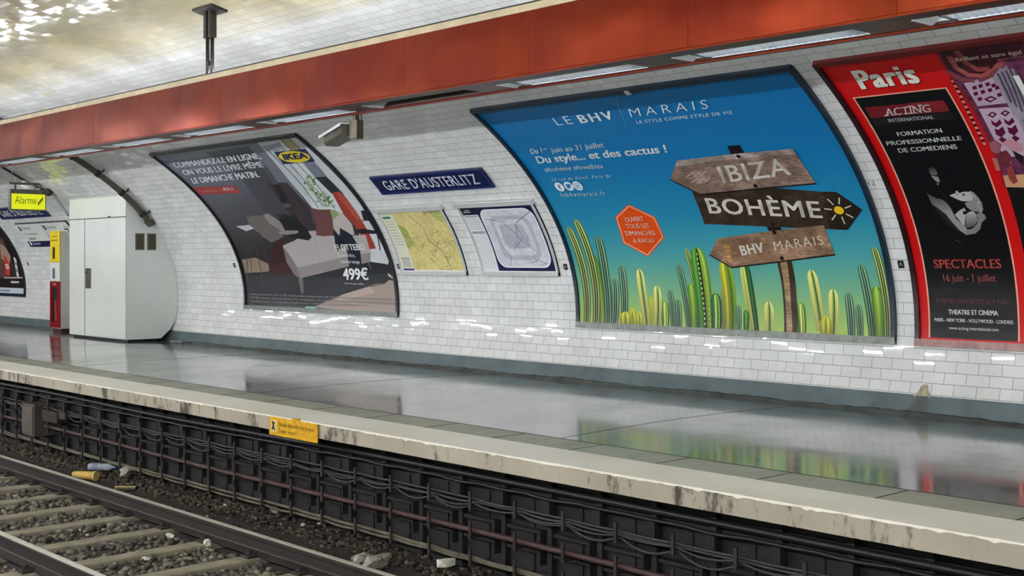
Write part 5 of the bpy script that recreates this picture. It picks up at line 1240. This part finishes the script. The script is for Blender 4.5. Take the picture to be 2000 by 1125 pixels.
tx('«', (522, 505), (545, 500), (516, 485), TQ, '#e0a898', .01); tx('Brillant et sans égal', (560, 502), (1112, 432), (546, 470), TQ, '#ecd9cc', .02); tx('The New York Times', (905, 490), (1150, 458), (900, 478), TQ, '#d8a08c')
pv = lambda pts, col: lt.poly([TQ(*p) for p in pts], col, 0, 10)
pv([(1035, 624), (1085, 618), (1150, 742), (1230, 600), (1275, 592), (1180, 790), (1125, 790)], '#e6ece4')
lt.build('lettering', [M['print']], t)
# ---- dark poster cut by the left edge
p_ = avg(Wp(0, 447)[0], Wp(25, 480)[0], Wp(46, 530)[0], Wp(56, 573)[0]); X1 = p_; X0 = X1 - 3.88
t = thing('advertising_poster', W3(X1 - 1, PS0), 'dark poster with a red drink cup and white small print, cut by the left edge', 'poster')
frame(t, X0, X1, M['black_frame'], M['black_frame'], M['navy_frame'])
sh = Sheet(.0135, .0006); TL = lambda x, y: (x / 2.678, 280 + y / 2.678); sh.clip = (X0 + .03, X1 - .03, PS0 + .03, PS1 - .02)
sh.rect(X0, X1, PS0, PS1, '#1c1314', 0, 0, 6)
pl = lambda pts, col, lay=2: sh.poly([TL(*p) for p in pts], col, 0, lay)
pl([(-60, 470), (20, 500), (45, 590), (60, 690), (-60, 720)], '#5c4238', 1); pl([(0, 520), (30, 540), (60, 590), (50, 640), (10, 600)], '#a88878', 2); pl([(55, 590), (75, 640), (90, 700), (80, 710), (60, 650)], '#46302a', 2)
pl([(20, 585), (35, 592), (55, 640), (52, 690), (32, 680)], '#c83228', 3); pl([(28, 630), (46, 628), (54, 655), (38, 658)], '#e8b0a8', 4)
for dy in range(5): sh.disc(TL(83 + dy * 3, 610 + dy * 18), .06, .07, ('#d9d9dc', '#8c8c92')[dy % 2], 3)
pl([(25, 698), (128, 698), (128, 706), (25, 706)], '#b8a8a6', 3); pl([(60, 720), (104, 722), (104, 730), (62, 730)], '#d6d6d8', 3)
sh.rect(X0, X1 - .01, PS0 + .02, PS0 + .15, '#c2c9d2', 0, 3, 6); sh.rect(X1 - 1.6, X1 - .8, PS0 + .07, PS0 + .10, '#7a8494', 0, 4)
sh.build('poster_sheet', [M['print']], t)
# ================================================================== LITTER ON THE TRACK
def zg(y): return -1.03 if y < 5.2 else -1.04 + .13 * min(1, max(0, (y - 5.3) / .5))
def at(px, py):
    p = onZ(px, py, -1.0)
    for _ in range(6): p = onZ(px, py, zg(p.y) + .02)
    return p
def crumple(name, label, cat, px, py, size, mat, seed, flat=.6, sub=2, aspect=1.):
    r = random.Random(seed); b = new(); bmesh.ops.create_icosphere(b, subdivisions=sub, radius=size)
    p = at(px, py)
    for v in b.verts:
        k = 1 + r.uniform(-.38, .3); v.co = Vector((v.co.x * k * aspect, v.co.y * k * .8, v.co.z * k * flat))
    mn = min(v.co.z for v in b.verts); bmesh.ops.rotate(b, verts=b.verts, cent=(0, 0, 0), matrix=Matrix.Rotation(r.uniform(0, 3), 3, 'Z')); bmesh.ops.translate(b, verts=b.verts, vec=(p.x, p.y, zg(p.y) - mn * .7))
    o = obj(name, b, mat); tag(o, label, cat); return o
paper = simple('crumpled paper', '#c9c7b8', .7, var=.2, scale=20); film = simple('dusty plastic film', '#a9a79a', .35, var=.4, scale=12); pinkm = simple('faded pink tin', '#8f6f68', .5, var=.3)
crumple('crumpled_paper', 'crumpled white paper lying on a sleeper beside the outer rail', 'litter', 330, 1046, .035, paper, 1, .6, 2, 1.5)
crumple('crumpled_paper', 'upright scrap of white paper beside a rail fastening', 'litter', 405, 1064, .035, paper, 2, 1.)
crumple('plastic_bag', 'crumpled pale plastic bag beyond the rail, right one of the torn pair', 'litter', 738, 1102, .085, film, 3, .6, 2, 1.7)
crumple('plastic_bag', 'crumpled pale plastic bag beyond the rail, left one of the torn pair', 'litter', 703, 1098, .07, film, 4, .7, 2, 1.2)
crumple('paper_scrap', 'folded white paper scrap in the dirt at the bottom centre', 'litter', 872, 1102, .055, paper, 5, .8, 1, 1.3)
crumple('plastic_wrapper', 'crumpled clear wrapper in the dirt beside the plastic bottle', 'litter', 248, 925, .10, film, 6, .5, 2, 1.5)
crumple('paper_scrap', 'small pale scrap in the dirt below the yellow warning sign', 'litter', 440, 986, .03, film, 7, .6)
crumple('paper_scrap', 'tiny white paper crumb in the dirt, right of the pinkish tin', 'litter', 548, 1022, .016, paper, 8, .8, 1)
crumple('paper_scrap', 'tiny white paper crumb beside the outer rail, left of the pinkish tin', 'litter', 404, 1007, .02, paper, 9, .6, 1)
crumple('paper_scrap', 'small grey paper scrap near the wall, right of the pinkish tin', 'litter', 592, 1023, .022, film, 12, .8, 1)
crumple('paper_scrap', 'pale scrap lying against the foot of the wall, bottom centre', 'litter', 627, 1020, .025, film, 13, .5, 2, 1.6)
crumple('paper_scrap', 'pale flat scrap on the stones between two sleepers near the outer rail', 'litter', 285, 1088, .03, paper, 14, .4, 2, 1.4)
# bottle
p = at(199, 917); t = thing('plastic_bottle', (p.x, p.y, zg(p.y)), 'clear plastic bottle lying in the dirt beyond the outer rail', 'bottle'); z = zg(p.y) + .045
d = Vector((.78, .62, 0)).normalized(); b = new(); pr = [(-.15, .012), (-.145, .036), (-.13, .04), (-.02, .04), (.0, .036), (.02, .04), (.07, .04), (.10, .03), (.125, .014), (.15, .013)]
tube(b, [Vector((p.x, p.y, z)) + d * a for a, _ in pr], [r for _, r in pr], 14); obj('body', b, M['plastic'], t, True)
b = new(); tube(b, [Vector((p.x, p.y, z)) + d * a for a in (.148, .168)], .016, 10); obj('cap', b, simple('blue cap', '#3a5a9a'), t)
b = new(); tube(b, [Vector((p.x, p.y, z)) + d * a for a in (-.10, -.03)], .0412, 14, False); obj('label_band', b, simple('bottle label', '#7c8398', .5), t)
# yellow cup
p = at(172, 936); t = thing('paper_cup', (p.x, p.y, zg(p.y)), 'crushed yellow paper cup just behind the outer rail', 'cup'); z = zg(p.y) + .055; d = Vector((.9, .43, 0)).normalized(); b = new()
tube(b, [Vector((p.x, p.y, z)) + d * a for a in (-.19, -.1, 0, .1)], [.030, .04, .044, .05], 14, True); obj('cup_wall', b, simple('yellow card', '#c3a24e', .6, var=.35), t, True)
b = new(); tube(b, [Vector((p.x, p.y, z)) + d * a for a in (.095, .108)], .053, 14); obj('rim', b, simple('card rim', '#d0b878'), t)
# small golden box and pinkish tin
p = at(247, 953); b = new(); box(b, -.10, .10, -.03, .03, 0, .035, .005); bmesh.ops.rotate(b, verts=b.verts, cent=(0, 0, 0), matrix=Matrix.Rotation(.8, 3, 'Z')); bmesh.ops.translate(b, verts=b.verts, vec=(p.x, p.y, zg(p.y)))
t = thing('cardboard_packet', (p.x, p.y, zg(p.y)), 'small dark packet with pale edges below the plastic bottle', 'packet'); obj('packet_body', b, simple('dark packet', '#5a5138', .5, var=.3), t)
b = new(); box(b, -.105, .105, -.036, -.030, .026, .037); box(b, -.105, -.098, -.036, .03, 0, .037); bmesh.ops.rotate(b, verts=b.verts, cent=(0, 0, 0), matrix=Matrix.Rotation(.8, 3, 'Z')); bmesh.ops.translate(b, verts=b.verts, vec=(p.x, p.y, zg(p.y))); obj('pale_edge', b, simple('pale card edge', '#c9bc86'), t)
p = at(536, 998); t = thing('drink_can', (p.x, p.y, zg(p.y)), 'small pinkish tin lying in the dirt near the wall below the warning sign', 'can'); b = new(); z = zg(p.y) + .03; d = Vector((.95, -.3, 0))
tube(b, [Vector((p.x, p.y, z)) + d * a for a in (-.055, -.05, .045, .05)], [.024, .03, .03, .024], 14); obj('body', b, pinkm, t, True)
b = new(); tube(b, [Vector((p.x, p.y, z)) + d * a for a in (.049, .053)], .022, 12); obj('lid', b, M['alu'], t)
# ragged tape left on the platform at the wall foot
for px, py, lab, sd, sz in ((345, 661, 'crumpled grey plastic tape on the platform beside the white cabinet', 21, .09), (378, 667, 'flat grey rag on the platform at the wall foot, right of the tape', 22, .08)):
    r = random.Random(sd); p = onZ(px, py, .02); b = new(); bmesh.ops.create_icosphere(b, subdivisions=2, radius=sz)
    for v in b.verts: k = 1 + r.uniform(-.3, .3); v.co = Vector((v.co.x * 2.2 * k, v.co.y * .8 * k, v.co.z * .28 * k))
    mn = min(v.co.z for v in b.verts); bmesh.ops.translate(b, verts=b.verts, vec=(p.x, min(p.y, 9.55), -mn + .002)); o = obj('plastic_tape', b, simple('grey tape', '#7c8584', .5)); tag(o, lab, 'litter')
